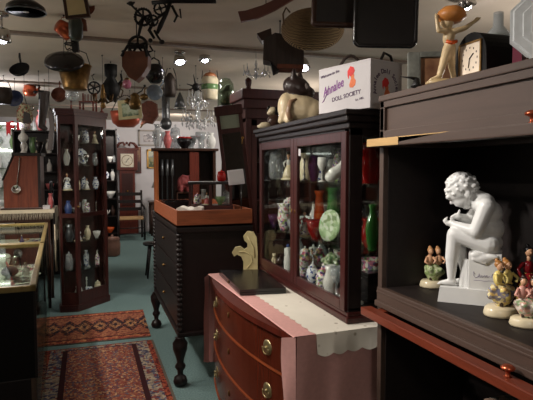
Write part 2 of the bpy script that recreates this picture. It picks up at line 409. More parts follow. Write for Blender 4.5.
def animal(h, mat, ear=None):
    """a small sitting cat-like ornament"""
    g = G().ball((0, 0, h * .3), (h * .24, h * .3, h * .31)).ball((0, -h * .12, h * .5), (h * .17, h * .17, h * .24)).ball((0, -h * .2, h * .78), (h * .17, h * .16, h * .16)).ball((0, -h * .33, h * .74), (h * .08, h * .08, h * .07))
    for q in (-1, 1):
        g.tube([(q * h * .08, -h * .24, h * .45), (q * h * .09, -h * .3, h * .03)], [h * .08, h * .06], 8)
        g.lathe([(h * .07, 0), (0, h * .14)], T(q * h * .1, -h * .18, h * .88) @ RY(q * 14), 8)
    g.tube([(0, h * .25, h * .08), (h * .25, h * .2, h * .06), (h * .33, 0, h * .06)], h * .045, 8)
    return [('ornament', fused(g, h * .035, 2), mat)]
def candlestick(h, r, mat):
    return [('candlestick', G().lathe([(r, 0), (r * .9, h * .06), (r * .25, h * .14), (r * .4, h * .25), (r * .18, h * .4), (r * .35, h * .6), (r * .2, h * .75), (r * .55, h * .86), (r * .35, h * .88), (r * .35, h), (0, h)], seg=14), mat)]
def oil_lamp(h, r, mat, shade):
    b = G().lathe([(r * .7, 0), (r * .6, h * .05), (r * .2, h * .14), (r * .55, h * .26), (r * .6, h * .34), (r * .2, h * .42), (0, h * .42)])
    s = G().lathe([(r * .5, h * .44), (r, h * .58), (r * .9, h * .7), (r * .35, h * .82), (r * .33, h), (r * .3, h), (r * .3, h * .82), (r * .85, h * .69), (r * .95, h * .58), (r * .45, h * .44)])
    return [('base', b, mat), ('shade', s, shade)]

# ================================================================== THE ROOM
X0, X1, Y0, Y1 = -2.9, 4.6, -2.2, 12.5
PLASTER = plain('ceiling plaster', (206, 192, 176), .9, 0, .06, 3)
WALLM = plain('white wall paint', (212, 208, 210), .9, 0, .04, 3)
WALLB = plain('beige wall paint', (170, 156, 146), .9, 0, .05, 3)
struct('floor', G().span((X0 - .1, Y0 - .1, -.1), (X1 + .1, Y1 + .1, 0)), mat_carpet())
struct('ceiling', G().span((X0 - .1, Y0 - .1, CEIL), (X1 + .1, Y1 + .1, CEIL + .1)), PLASTER)
struct('wall_back', G().span((X0, Y1, 0), (X1, Y1 + .1, CEIL)), WALLM)
struct('wall_front', G().span((X0, Y0 - .1, 0), (X1, Y0, CEIL)), WALLB)
struct('wall_left', G().span((X0 - .1, Y0, 0), (X0, Y1, CEIL)), WALLM)
struct('wall_right', G().span((X1, Y0, 0), (X1 + .1, Y1, CEIL)), WALLB)
struct('baseboard_back', G().span((X0, Y1 - .02, 0), (X1, Y1, .12)), WALLM)
for i, y in enumerate((4.66, 7.3, 9.8)):
    struct('trim_%d' % (i + 1), G().span((X0, y, CEIL - .022), (X1, y + .07, CEIL)), plain('ceiling batten paint', (136, 120, 108), .8))

# rugs
rug = mat_rug('patterned runner rug', [(116, 60, 48), (130, 76, 58), (98, 48, 44), (138, 94, 70), (86, 74, 84), (122, 62, 52), (160, 124, 92), (78, 62, 72)], .15, [(150, 136, 114), (60, 58, 76), (122, 108, 94), (84, 84, 100), (108, 52, 46), (142, 130, 112)], .44, 74, False, 1.5)
solo('runner_rug', G().span((-.44, -1.5, 0), (.44, 1.5, .008)), rug, 'long red runner rug with a blue and cream border along the aisle', 'rug', (.06, 3.03, 0), rad(.4))
rug2 = mat_rug('medallion rug', [(128, 76, 56), (140, 88, 64), (112, 62, 50), (148, 100, 72), (102, 54, 46)], .09, [(148, 82, 58), (104, 48, 44), (166, 112, 78), (130, 66, 50)], .46, 60, True)
solo('cross_rug', G().span((-.50, -.46, 0), (.50, .46, .008)), rug2, 'orange rug with a row of dark medallions lying across the aisle', 'rug', (-.01, 5.10, 0), rad(-1))

# ================================================================== BARRISTER BOOKCASE (right)
bk = thing('barrister_bookcase', 'large brown stacking bookcase with lifted doors holding the white statue', 'bookcase', (1.03, 1.22, 0))
D, L = .40, .5
g = G()
for s in (-1, 1):
    g.span((0, s * L, .06), (D, s * (L - .028), 1.765), bev=.003)
g.span((D - .015, -L, .06), (D, L, 1.765))
g.span((.004, -L + .02, .06), (D, L - .02, .2))
part('carcass', g, W_book, bk)
g = G()                                            # compartment faces, their inner shade put into the dark colour
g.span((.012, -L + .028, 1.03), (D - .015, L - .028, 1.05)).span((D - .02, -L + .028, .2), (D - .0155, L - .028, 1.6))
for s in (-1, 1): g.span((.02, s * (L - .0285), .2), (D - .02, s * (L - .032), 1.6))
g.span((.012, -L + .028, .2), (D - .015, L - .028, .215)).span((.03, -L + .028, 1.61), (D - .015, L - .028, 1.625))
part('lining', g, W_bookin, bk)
g = G().span((-.006, -L - .004, 1.745), (D + .006, L + .004, 1.768), bev=.004)
part('top', g, W_book, bk)
g = G().span((0, -L, 1.607), (.02, L, 1.638), bev=.002).span((0, -L, 1.722), (.02, L, 1.746), bev=.002)
for s in (-1, 1): g.span((0, s * L, 1.638), (.02, s * (L - .03), 1.722), bev=.002)
g.span((.012, -L + .03, 1.638), (.02, L - .03, 1.722))
part('top_panel', g, W_book, bk)
g = G().span((-.004, -L, .985), (.02, L, 1.05), bev=.004).span((-.012, -L - .003, .978), (.02, L + .003, 1.0), bev=.004).span((-.006, -L, 1.028), (.012, L, 1.036), bev=.002)
part('shelf_rail', g, W_book, bk)
for nm, z, px, mt, dep in (('door', 1.577, -.048, W_book, .36), ('door', .944, -.066, W_lip, .36)):
    g = G().span((px, -L + .004, z), (px + .045, L + (.012 if z < 1 else .008), z + .03), bev=.004)      # lifted door lying flat, its rail sticking out
    g.span((px + .3, -L + .03, z), (px + .345, L - .03, z + .028))
    for s in (-1, 1): g.span((px + .045, s * (L - .03), z), (px + .3, s * (L - .075), z + .028))
    dr = part('door', g, mt, bk, label=None if z < 1 else 'lifted upper door with a pale worn edge')
    part('pane', G().span((px + .045, -L + .075, z + .01), (px + .3, L - .075, z + .015)), PANE, dr)
    if z > 1:
        part('worn_edge', G().span((px - .0015, L - .2, z + .002), (px, L + .0081, z + .029)).prism([(0, 0), (.018, 0), (0, -.26)], 0, .0015, T(px, L - .2, z + .029) @ RY(90)), W_pale, dr)
    ky = -.235 if z > 1 else -.2
    part('knob', G().lathe([(.011, 0), (.006, .004), (.006, .016), (.017, .02), (.018, .025), (.01, .031), (0, .032)], T(px + .024, ky, z + .03)), COPPER, dr)

# ================================================================== BOW-FRONT CHEST OF DRAWERS
ch = thing('chest_of_drawers', 'polished bow-front mahogany chest of drawers under a pink cloth', 'chest of drawers', (1.055, 2.475, 0), rad(2.5))
HL = .62
def bow(y): return -.33 - .08 * (1 - (y / HL) ** 2)
def bowpoly(off, y0, y1, back, n=16): return [(bow(y0 + (y1 - y0) * i / n) + off, y0 + (y1 - y0) * i / n) for i in range(n + 1)] + [(back, y1), (back, y0)]
g = G().prism(bowpoly(.02, -HL, HL, .37), .16, .82)
for sx in (-.27, .32):
    for sy in (-.56, .56): g.lathe([(.03, 0), (.045, .05), (.035, .12), (.05, .16)], T(sx, sy, 0), 12)
part('carcass', g, W_mahog, ch)
part('top', G().prism(bowpoly(-.012, -HL - .01, HL + .01, .38), .82, .846), W_mahog, ch)
for k, (z0, z1) in enumerate(((.662, .812), (.452, .646), (.225, .436))):
    d = part('drawer', G().prism(bowpoly(.006, -HL + .035, HL - .035, -.28), z0, z1, smooth=False), W_chest, ch)
    part('bead', G().prism(bowpoly(.0, -HL + .025, HL - .025, -.3), z0 - .0105, z0 - .0035), W_bead, d)
    for sy in (-.40, .40):
        zc = (z0 + z1) / 2; M = T(bow(sy) + .0065, sy, zc) @ RZ(-math.degrees(math.atan(.16 * sy / HL ** 2))) @ RY(-90)
        pg = G().lathe([(.0, 0), (.03, 0), (.03, .002), (.022, .005), (.0, .006)], M @ SC(1.12, 1.15, 1), 20).ball((0, 0, .008), .008, M, 10)
        pg.tube([(x * 1.0, y, .012) for x, y in arc(.004, 0, .024, -100, 100, 10)], .0032, 6, M @ RZ(180))
        part('pull', pg, AGED, d)
    M = T(bow(0) + .006, .06, (z0 + z1) / 2 + .02) @ RY(-90)
    part('escutcheon', G().lathe([(0, 0), (.009, 0), (.009, .003), (0, .004)], M @ SC(1.7, 1, 1), 12), BRASSD, d)

# pink cloth: flat on the top, hanging over both ends
g = G()
def over(u, v, flip=1):
    """u across the depth, v down the drape"""
    x = -.345 + .72 * u; w = .010 * math.sin(u * 26 + v * 2) * v + .006 * math.sin(u * 11) * v
    return (x - .012 * v * (1 - u), flip * (HL + .022 + w + .012 * v), .852 - .56 * v * (1 if u > .02 else .98))
g.sheet(lambda u, v: (-.352 + .727 * u, -(HL + .02) + 2 * (HL + .02) * v, .8535 + .0005 * math.sin(u * 20) * math.sin(v * 30)), 10, 20)
for fl in (-1, 1): g.sheet(lambda u, v: over(u, v, fl), 40, 14)
for fl in (-1, 1):                                 # the folded corner that laps round the front
    g.sheet(lambda u, v: (-.350 - .040 * u - .012 * math.sin(PI * u) * v, fl * (HL + .022 - (.045 + .012 * math.sin(v * 9)) * u * (1 - .5 * v) + .014 * v), .852 - .56 * v * (1 - .06 * u) - .01 * u), 10, 14)
g.sheet(lambda u, v: (-.352 - .006 * v, -(HL + .02) + 2 * (HL + .02) * u, .8535 - .003 * v), 30, 2)
cl = solo('pink_tablecloth', g, PINKCLOTH, 'dusty pink cloth draped over the bow-front chest and hanging at its ends', 'tablecloth', (1.055, 2.475, 0), rad(2.5))
# lace runner with scalloped edge
g = G(); n = 44
def scal(t, k): return .010 * abs(math.sin(t * k * PI))
g.sheet(lambda u, v: (-.265 - scal(v, 20) * (1 - u) * (1 if u < .5 else 0) + .61 * u, -(HL + .014) + 1.22 * v, .8555), 12, 60)
g.sheet(lambda u, v: (-.265 + .61 * u, -(HL + .016 + .012 * v + .006 * math.sin(u * 16) * v) - .012, .8553 - (.075 + .012 * abs(math.sin(u * 9 * PI))) * v + .0004), 54, 8)
g.sheet(lambda u, v: (-.265 + .61 * u, -(HL + .013) - .015 * v, .8555 - .0004 * v), 54, 1)
solo('lace_runner', g, LACE, 'white scalloped lace runner over the pink cloth under the glass cabinet', 'table runner', (1.055, 2.475, 0), rad(2.5))

# flat black box and scroll bracket on the chest
a, b, c_, d_ = [onz(px, py, .885) for px, py in ((240, 290), (286, 288), (262, 269.5), (219, 270))]
g = G().prism([(q.x - a.x, q.y - a.y) for q in (a, b, c_, d_)], 0, .0135).prism([(q.x - a.x, q.y - a.y) for q in (a, b, c_, d_)], .0155, .029)
fb = thing('flat_case', 'flat glossy black case lying on the lace at the far end of the chest', 'case', (a.x, a.y, .857))
part('body', g, BLACK, fb); ctr = sum(((q - a) for q in (a, b, c_, d_)), Vector()) / 4
part('liner', G().prism([((q.x - a.x - ctr.x) * .97 + ctr.x, (q.y - a.y - ctr.y) * .97 + ctr.y) for q in (a, b, c_, d_)], .0134, .0156), BLACKM, fb)
part('clasp', G().box((0, 0, 0), (.004, .03, .012), T(*((a + d_) / 2 - a)) @ T(-.003, 0, .0145)), BRASSD, fb)
S = m(3.3)
out = [(-13, 0), (-13, 10), (-15, 15), (-19, 17), (-22, 15), (-24, 19), (-21, 24), (-16, 25), (-12, 22), (-9, 24), (-9, 28), (-12, 31), (-13, 35), (-9, 40), (-3, 39), (0, 34), (1, 20), (1, 0)]
br = solo('scroll_bracket', G().prism([(x * S, y * S) for x, y in out], -.012, .012, RX(90)).tube([(x * S, -.014, y * S) for x, y in ((-10, 3), (-4, 10), (-6, 17), (-12, 20), (-17, 20))], .004, 6).tube([(x * S, -.014, y * S) for x, y in ((-2, 14), (-3, 24), (-6, 30), (-9, 35))], .004, 6),
     CREAM, 'cream painted wooden scroll bracket standing at the far end of the pink-clothed chest', 'bracket', onz(262, 272, .0) * 0 + Vector((.985, 3.17, 0)), FACE)
br.location = (1.0, 3.15, .855); br.rotation_euler = (0, 0, FACE)
br.location = ony(262, 268, 3.055); br.location.z = .857; br.location.x -= .035

# ================================================================== GLASS DISPLAY CABINET ON THE CHEST
cx0, cx1, cy0, cy1, cz0, cz1 = 1.0, 1.36, 1.9, 3.06, .857, 1.735
dc = thing('display_cabinet', 'red mahogany glass-door display cabinet full of ornaments on the pink-clothed chest', 'display cabinet', (cx0, (cy0 + cy1) / 2, cz0))
W_, H_, HW = cx1 - cx0, cz1 - cz0, (cy1 - cy0) / 2
g = G()
for (x, y, sx, sy) in ((0, -HW, .06, .05), (0, HW - .03, .04, .03), (W_ - .04, -HW, .04, .04), (W_ - .04, HW - .04, .04, .04)):
    g.span((x, y, .05), (x + sx, y + sy, H_ - .06), bev=.003)
g.span((0, -HW, .03), (W_, HW, .06)).span((0, -HW, H_ - .1), (W_, HW, H_ - .05))
part('carcass', g, W_ebony, dc)
part('base_molding', G().span((-.012, -HW - .012, 0), (W_ + .01, HW + .012, .028), bev=.006).span((-.006, -HW - .006, .026), (W_, HW + .006, .045), bev=.005), W_china, dc)
part('cornice', G().span((-.012, -HW - .012, H_ - .075), (W_ + .01, HW + .012, H_ - .05), bev=.005).span((-.03, -HW - .03, H_ - .05), (W_ + .01, HW + .03, H_ - .022), bev=.008).span((-.04, -HW - .04, H_ - .024), (W_ + .01, HW + .04, H_), bev=.005), W_ebony, dc)
part('back_mirror', G().span((W_ - .012, -HW + .04, .06), (W_ - .004, HW - .04, H_ - .1)), MIRRORD, dc)
for z in (.285, .575): part('shelf', G().span((.03, -HW + .03, z - .006), (W_ - .014, HW - .03, z)), PANEC, dc)
for (y0, y1) in ((-HW + .008, .0), (.004, HW - .01)):
    w = .043
    g = G().span((-.014, y0, .048), (.004, y0 + w, H_ - .085), bev=.003).span((-.014, y1 - w, .048), (.004, y1, H_ - .085), bev=.003)
    g.span((-.014, y0 + w, .048), (.004, y1 - w, .048 + w), bev=.003).span((-.014, y0 + w, H_ - .085 - w), (.004, y1 - w, H_ - .085), bev=.003)
    dr = part('door', g, W_china, dc)
    part('pane', G().span((-.006, y0 + w, .1), (-.003, y1 - w, H_ - .137)), PANE, dr)
    part('escutcheon', G().ball((-.015, y1 - .02 if y0 < 0 else y0 + .02, .42), (.004, .006, .011)), BRASSD, dr)
    if y0 < 0: part('price_tag', G().span((-.0075, y1 - w - .032, H_ - .175), (-.0065, y1 - w - .006, H_ - .14)), WCARD, dr, label='small white price tag stuck in the corner of the pane')
part('side_pane', G().span((.06, -HW + .012, .06), (W_ - .04, -HW + .015, H_ - .1)), PANE, dc)
part('side_pane', G().span((.04, HW - .015, .06), (W_ - .04, HW - .012, H_ - .1)), PANE, dc)

# ================================================================== BLACK CARVED CHEST
bc = thing('carved_chest', 'tall black chest with beaded corner posts on turned feet beside the rug', 'chest', (.81, 4.2, 0))
hx, hy = .26, .7
g = G().span((-hx + .015, -hy + .015, .36), (hx, hy - .015, 1.06))
part('body', g, W_ebony, bc)
part('top', G().span((-hx - .01, -hy - .01, 1.06), (hx + .01, hy + .01, 1.1), bev=.008), W_ebony, bc)
part('base_molding', G().span((-hx - .005, -hy - .005, .34), (hx + .005, hy + .005, .375), bev=.008), W_ebony, bc)
for z0, z1 in ((.40, .60), (.62, .82), (.84, 1.04)):
    d = part('drawer', G().span((-hx + .003, -hy + .06, z0), (-hx + .016, hy - .06, z1), bev=.004), W_ebony, bc)
    part('knob', G().ball((-hx - .004, 0, (z0 + z1) / 2), .012), BRASSD, d)
def beads(z0, z1, r, n):
    pr = []
    for i in range(n):
        z = z0 + (z1 - z0) * i / n; h = (z1 - z0) / n
        pr += [(r * .62, z + h * .02), (r * .95, z + h * .3), (r, z + h * .5), (r * .95, z + h * .7), (r * .62, z + h * .98)]
    return pr
for sx, sy in ((-1, -1), (-1, 1), (1, -1), (1, 1)):
    X = T(sx * (hx - .012), sy * (hy - .012), 0)
    part('corner_post', G().lathe(beads(.375, 1.06, .022, 20), X, 12), W_ebony, bc)
    part('foot', G().lathe([(.02, 0), (.042, .01), (.05, .035), (.04, .065), (.02, .08), (.022, .11), (.036, .13), (.036, .145), (.022, .165), (.03, .2), (.05, .26), (.052, .3), (.03, .335), (.035, .34)], X, 16), W_ebony, bc)
# orange tray box on it
tr = thing('wooden_tray', 'orange brown open wooden tray on top of the black carved chest', 'tray', (.81, 4.12, 1.1005))
g = G().span((-.265, -.63, 0), (.265, .63, .012))
part('base', g, W_tray, tr)
g = G()
for sx in (-1, 1): g.span((sx * .265, -.63, 0), (sx * .25, .63, .112))
for sy in (-1, 1): g.span((-.25, sy * .63, 0), (.25, sy * .615, .112))
part('rim', g, W_tray, tr)

# small glass vitrine in the tray
v = thing('table_vitrine', 'small dark framed glass case holding trinkets in the orange tray', 'display case', (.862, 3.86, 1.1135), FACE + rad(4))
w, d, h = .16, .09, .285
g = G()
for sx in (-1, 1):
    for sy in (-1, 1): g.span((sx * w, sy * d, .03), (sx * (w - .02), sy * (d - .014), h - .02))
g.span((-.012, -d, .03), (.012, -d + .014, h - .02))
part('frame', g, W_cherry, v); part('base', G().span((-w - .008, -d - .008, 0), (w + .008, d + .008, .11), bev=.004), W_cherry, v)
part('lid', G().span((-w - .006, -d - .006, h - .02), (w + .006, d + .006, h), bev=.003), W_ebony, v)
for a_, b_ in (((-w + .014, -d + .004, .11), (w - .014, -d + .006, h - .02)), ((-w + .004, -d + .014, .11), (-w + .006, d - .014, h - .02)), ((w - .006, -d + .014, .11), (w - .004, d - .014, h - .02))):
    part('pane', G().span(a_, b_), PANE, v)

# ================================================================== TALL CABINET BEHIND
tc_ = thing('tall_cabinet', 'tall red brown glazed cabinet with a stepped cornice behind the display cabinet', 'cabinet', (1.70, 4.55, 0))
w, d = .41, .19
TZ_ = .08
g = G().span((-w, d - .02, .06), (w, d, 2.0)).span((-w, -d + .02, .06), (-w + .03, d, 2.0)).span((w - .03, -d + .02, .06), (w, d, 2.0)).span((-w, -d + .02, .06), (w, d, .85)).span((-w, -d + .02, 1.9), (w, d, 2.0)).span((-w, -d, .85), (-w + .05, -d + .02, 2.0)).span((w - .05, -d, .85), (w, -d + .02, 2.0)).span((-w, -d, .06), (w, -d + .02, .85))
part('carcass', g, W_tall, tc_)
part('cornice', G().span((-w - .01, -d - .01, 1.93), (w + .01, d, 2.02), bev=.006).span((-w - .03, -d - .03, 2.015), (w + .03, d, 2.1), bev=.008).span((-w - .05, -d - .05, 2.095), (w + .05, d, 2.18), bev=.01), W_tall, tc_)
part('finial', G().lathe([(.03, 0), (.02, .02), (.028, .05), (.03, .08), (.012, .1), (0, .105)], T(-w + .02, -d + .0, 2.178), 12), W_tall, tc_)
part('plinth', G().span((-w - .01, -d - .01, 0), (w + .01, d, .08), bev=.005), W_tall, tc_)
for z in (1.2, 1.55): part('shelf', G().span((-w + .03, -d + .03, z), (w - .03, d - .02, z + .012)), W_tall, tc_)
for y0, y1 in ((-w + .05, 0), (.004, w - .05)):
    g = G().span((y0, -d - .004, .86), (y0 + .045, -d + .016, 1.92)).span((y1 - .045, -d - .004, .86), (y1, -d + .016, 1.92)).span((y0, -d - .004, .86), (y1, -d + .016, .92)).span((y0, -d - .004, 1.87), (y1, -d + .016, 1.92))
    dr = part('door', g, W_tall, tc_); part('pane', G().span((y0 + .045, -d + .004, .92), (y1 - .045, -d + .007, 1.87)), PANE, dr)

# tall narrow mirror leaning sideways behind the black chest
lm = thing('leaning_mirror', 'tall narrow dark framed mirror tilted sideways before the tall red brown cabinet', 'mirror', (1.315, 4.14, 0), FACE)
M = T(0, .0, .012) @ RY(-6.8)
hw, hh = .108, 2.02
g = G().span((-hw, 0, 0), (-hw + .03, .025, hh), M, .004).span((hw - .03, 0, 0), (hw, .025, hh), M, .004).span((-hw, 0, 0), (hw, .025, .05), M, .004).span((-hw - .008, -.006, hh - .08), (hw + .008, .028, hh), M, .006).span((-hw + .03, .0, hh - .23), (hw - .03, .02, hh - .19), M)
part('frame', g, W_tall, lm)
part('glass', G().span((-hw + .03, .012, .05), (hw - .03, .016, hh - .23), M), MIRRORD, lm)
part('glass', G().span((-hw + .03, .012, hh - .19), (hw - .03, .016, hh - .08), M), mat_picture('painted pale reflection', [(120, 130, 116), (196, 204, 190), (220, 224, 214), (150, 160, 140)], 9), lm, label='small square at the top with a pale reflection painted on')  # upper glass: a pale reflection put into its colour
part('latch', G().ball((hw - .018, -.006, hh - .28), (.012, .008, .012), M).tube([(hw - .018, -.008, hh - .28), (hw - .03, -.01, hh - .33)], .004, 6, M), BRASS, lm)

# ================================================================== OPEN PINE HUTCH AT THE BACK
ht = thing('open_hutch', 'brown open-front hutch with an orange front post behind the black chest', 'cabinet', (1.08, 6.3, 0), rad(-6))
w, d, h = .36, .2, 1.70
g = G().span((-w, -d, 0), (-w + .03, d, h)).span((w - .03, -d, 0), (w, d, h)).span((-w, d - .02, 0), (w, d, h)).span((-w, -d, 0), (w, d, .9))
g.span((.08, -d + .01, .9), (.11, d, h - .02)).span((-.1, -d + .05, .9), (-.085, d, 1.215))
part('carcass', g, W_walnut, ht)
part('top', G().span((-w - .03, -d - .03, h), (w + .03, d, h + .03), bev=.006), W_walnut, ht)
part('front_post', G().span((-w - .004, -d - .014, .02), (-w + .05, -d, h - .005), bev=.004), W_orange, ht, label='orange pine front post')
part('panel', G().span((.05, -d - .006, .9), (.16, -d + .008, h - .01)), W_red, ht, label='red brown upright panel')
part('shelf', G().span((-.1, -d + .05, 1.2), (.08, d - .02, 1.215)), W_walnut, ht)

# ================================================================== CURIO CABINET
P0, Pa, Pb, Pc, Pd, Pe = [Vector((x, y)) for x, y in ((-.14, 5.71), (-.307, 5.735), (.172, 6.059), (.137, 6.223), (.06, 6.28), (-.325, 5.86))]
cu = thing('curio_cabinet', 'tall dark angled glass curio cabinet standing beside the rugs', 'curio cabinet', (-.1, 5.98, 0))
off = Vector((-.1, 5.98)); poly = [p - off for p in (P0, Pb, Pc, Pd, Pe, Pa)]; cen = sum(poly, Vector((0, 0))) / 6
def grow(k): return [tuple(cen + (p - cen) * k) for p in poly]
part('base', G().prism(grow(1.06), 0, .07).prism(grow(1.0), .07, .13), W_cherry, cu)
part('cornice', G().prism(grow(1.0), 2.0, 2.04).prism(grow(1.07), 2.04, 2.07).prism(grow(1.11), 2.07, 2.105), W_cherry, cu)
g = G()
def stile(p, q, t0, t1, z0, z1, th=.022):
    a = p + (q - p) * t0; b = p + (q - p) * t1; n = Vector((-(q - p).y, (q - p).x)).normalized() * th
    g.prism([tuple(a), tuple(b), tuple(b + n), tuple(a + n)], z0, z1)
p0, pb, pc, pd, pe, pa = poly
for (p, q, t) in ((pa, p0, .14), (p0, pb, .09), (pb, pc, .14)):
    stile(p, q, 0, t, .13, 2.0); stile(p, q, 1 - t, 1, .13, 2.0); stile(p, q, t, 1 - t, .13, .2); stile(p, q, t, 1 - t, 1.95, 2.0)
    stile(p, q, t, 1 - t, .985, 1.03)
stile(pd, pe, 0, 1, .13, 2.0, .015); stile(pe, pa, 0, 1, .13, 2.0, .015); stile(pc, pd, 0, 1, .13, 2.0, .015)
part('carcass', g, W_cherry, cu)
for z in (.42, .72, 1.0, 1.26, 1.52, 1.76): part('shelf', G().prism(grow(.93), z, z + .007), PANEC, cu)
for (p, q) in ((pa, p0), (p0, pb), (pb, pc)):
    g = G(); stile(p, q, .1, .9, .2, 1.95, .003); part('pane', g, PANE, cu)
g = G().ball((*(p0 + (pb - p0) * .05 - Vector((-.0, .012))), 1.1), .012); part('knob', g, BRASSD, cu)
CUC = off + cen

# ================================================================== GLASS COUNTER CASES (left)
def counter(x, y, ln, rz, label):
    t = thing('counter_case', label, 'display case', (x, y, 0), rz)
    w = .56                                                        # local: aisle side at x = 0, near end at y = 0
    part('base', G().span((-w, .0, .03), (-.03, ln, .52), bev=.004), W_ebony, t)
    part('plinth', G().span((-w + .03, .03, 0), (-.2, ln - .03, .03)), W_ebony, t)
    g = G()
    for sx in (-w, -.028):
        g.span((sx, 0, .93), (sx + .028, ln, .957), bev=.003)
    for sy in (0, ln - .03): g.span((-w, sy, .93), (0, sy + .03, .957), bev=.003)
    part('frame', g, CASEM, t)
    for sx in (-w, -.012):
        for sy in (0, ln - .012): part('post', G().span((sx, sy, .52), (sx + .012, sy + .012, .93)), W_ebony, t)
    part('top_pane', G().span((-w + .028, .03, .942), (-.028, ln - .03, .948)), PANEC, t)
    part('side_pane', G().span((-.008, .012, .035), (-.004, ln - .012, .93)), PANEC, t)
    part('end_panel', G().span((-w + .012, .0, .52), (-.012, .008, .93)), BLACKM, t, label='black end panel')
    part('back_panel', G().span((-w + .002, .01, .52), (-w + .01, ln - .01, .93)), W_ebony, t)
    part('deck', G().span((-w + .02, .02, .8), (-.03, ln - .02, .806)), WCARD if 0 else plain('grey case lining', (186, 184, 176), .8), t)
    return t
AC = math.atan2(.16, 3.0)
counter(-.25, 2.6, 1.5, AC, 'gilt framed glass counter case nearest the camera, its black end facing out')
counter(-.25 - 1.53 * math.sin(AC), 2.6 + 1.53 * math.cos(AC), 1.48, AC, 'second gilt framed glass counter case, reaching the fringed table')
def incase(px, py, z=.806): return onz(px, py, z)

# ================================================================== TABLE WITH FRINGED CLOTH AND SLOPED BOX
tb = thing('side_table', 'dark wooden table under a fringed cloth between counter case and curio cabinet', 'table', (-.82, 6.2, 0))
part('tabletop', G().span((-.43, -.28, 1.03), (.43, .28, 1.06), bev=.004), W_walnut, tb)
part('apron', G().span((-.40, -.25, .93), (.40, .25, 1.03)), W_walnut, tb)
for sx in (-1, 1):
    for sy in (-1, 1): part('leg', G().tube([(sx * .38, sy * .23, 0), (sx * .38, sy * .23, .94)], [.018, .028], 10), W_walnut, tb)
g = G().sheet(lambda u, v: (-.455 + .91 * u, -.297 + .594 * v, 1.0645), 8, 6)
g.sheet(lambda u, v: (-.455 + .91 * u, -.298 - .004 * v, 1.0645 - .035 * v), 20, 2)
for sx in (-1, 1): g.sheet(lambda u, v: (sx * (.455 + .006 * math.sin(u * 20) * v), -.297 + .594 * u, 1.0645 - (.12 + .12 * (1 - u)) * v), 20, 6)
fc = thing('fringed_cloth', 'cream fringed cloth spread on the dark side table under the sloped box', 'tablecloth', (-.82, 6.2, .0005))
LINEN = plain('cream linen', (196, 184, 160), .9, 0, .06); part('cloth', g, LINEN, fc)
g = G()
for i in range(66):
    x = -.44 + .88 * i / 65; g.tube([(x, -.302, 1.032), (x + R.uniform(-.004, .004), -.304, 1.0), (x + R.uniform(-.006, .006), -.303, .962)], .0026, 4)
for i in range(20):
    y = -.29 + .56 * i / 19; l = R.uniform(.10, .2) if i > 2 else .5
    g.tube([(.452, y, .9), (.455 + R.uniform(-.004, .01), y, .9 - l * .5), (.455 + R.uniform(-.004, .012), y, .9 - l)], .0035 if i > 2 else .008, 4)
part('fringe', g, LINEN, fc)
# sloped box
q = onz(24, 209, 1.066)
sb = thing('slope_box', 'reddish wooden box with a sloped shoulder standing on the fringed cloth', 'box', (-.665, 6.12, 1.066), rad(-2))
S = m(5.6)
po = [(-17, 0), (16, 0), (16, 52), (-7, 52), (-17, 28)]
part('body', G().prism([(x * S, y * S) for x, y in po], -.16, .16, RX(90)), W_slope, sb)
part('base', G().span((-20 * S, -.185, -.0), (18.5 * S, .185, .02), bev=.004), W_walnut, sb)
part('top', G().span((-9 * S, -.175, 52 * S), (17.5 * S, .175, 55 * S), bev=.004), W_ebony, sb)
part('side_stile', G().span((13.6 * S, -.164, 0), (16.1 * S, -.15, 52 * S)), W_ebony, sb)
part('slope_lid', G().prism([(-17.6 * S, 28 * S), (-7.6 * S, 52 * S), (-8.6 * S, 52.5 * S), (-18.4 * S, 28.6 * S)], -.17, .17, RX(90)), W_ebony, sb)
part('hook', G().tube([(-2 * S, -.16, 49.6 * S), (-2 * S, -.166, 49.6 * S), (-2 * S, -.166, 51 * S)], .003, 6), IRON, sb)
M = T(-.71, 6.12, 1.066) @ RZ(-2)
ld = solo('silver_ladle', G().tube([(.002 - 2 * S, -.178, 50 * S), (-3 * S, -.174, 38 * S), (-5 * S, -.176, 24 * S)], [.007, .005, .006], 8).lathe([(0, -.022), (.028, -.018), (.044, 0), (.044, .004), (.04, .004), (.024, -.013), (0, -.017)], T(-5.5 * S, -.19, 20 * S) @ RX(80), 18),
          SILVER, 'long silver ladle hanging on the front of the sloped wooden box', 'ladle', (-.665, 6.12, 1.066), rad(-2))

# ================================================================== BACK OF THE SHOP
# clock
q = ony(128, 213, 12.2)
gc = thing('longcase_clock', 'tall dark longcase clock with a pale dial against the white back wall', 'clock', (.79, 12.25, 0))
part('trunk', G().span((-.17, -.11, .55), (.17, .11, 1.45), bev=.006), W_mahog, gc)
part('plinth', G().span((-.23, -.15, 0), (.23, .15, .55), bev=.008), W_mahog, gc)
hd = part('hood', G().span((-.23, -.15, 1.45), (.23, .15, 1.93), bev=.008).span((-.26, -.17, 1.90), (.26, .17, 1.95), bev=.006), W_mahog, gc)
part('pediment', G().tube([(-.24, -.1, 1.95), (-.16, -.1, 2.05), (-.08, -.1, 2.07), (-.04, -.1, 2.0)], [.03, .03, .025, .03], 8).tube([(.24, -.1, 1.95), (.16, -.1, 2.05), (.08, -.1, 2.07), (.04, -.1, 2.0)], [.03, .03, .025, .03], 8).ball((0, -.1, 2.06), .03), W_mahog, gc)
fd = part('dial', G().span((-.14, -.156, 1.52), (.14, -.15, 1.82)), plain('silvered dial', (206, 196, 176), .4, .1), gc)
part('chapter_ring', G().ring((0, 0, 0), .115, .006, T(0, -.157, 1.67) @ RX(90), 24), BRASSD, fd)
part('hand', G().tube([(0, -.159, 1.67), (.05, -.159, 1.73)], .005, 6).tube([(0, -.159, 1.67), (-.03, -.159, 1.62)], .005, 6), BLACKM, fd)
part('trunk_door', G().span((-.12, -.118, .65), (.12, -.11, 1.38), bev=.004), W_cherry, gc)
part('door_knob', G().ball((.0, -.13, .98), .022), BRASS, gc)
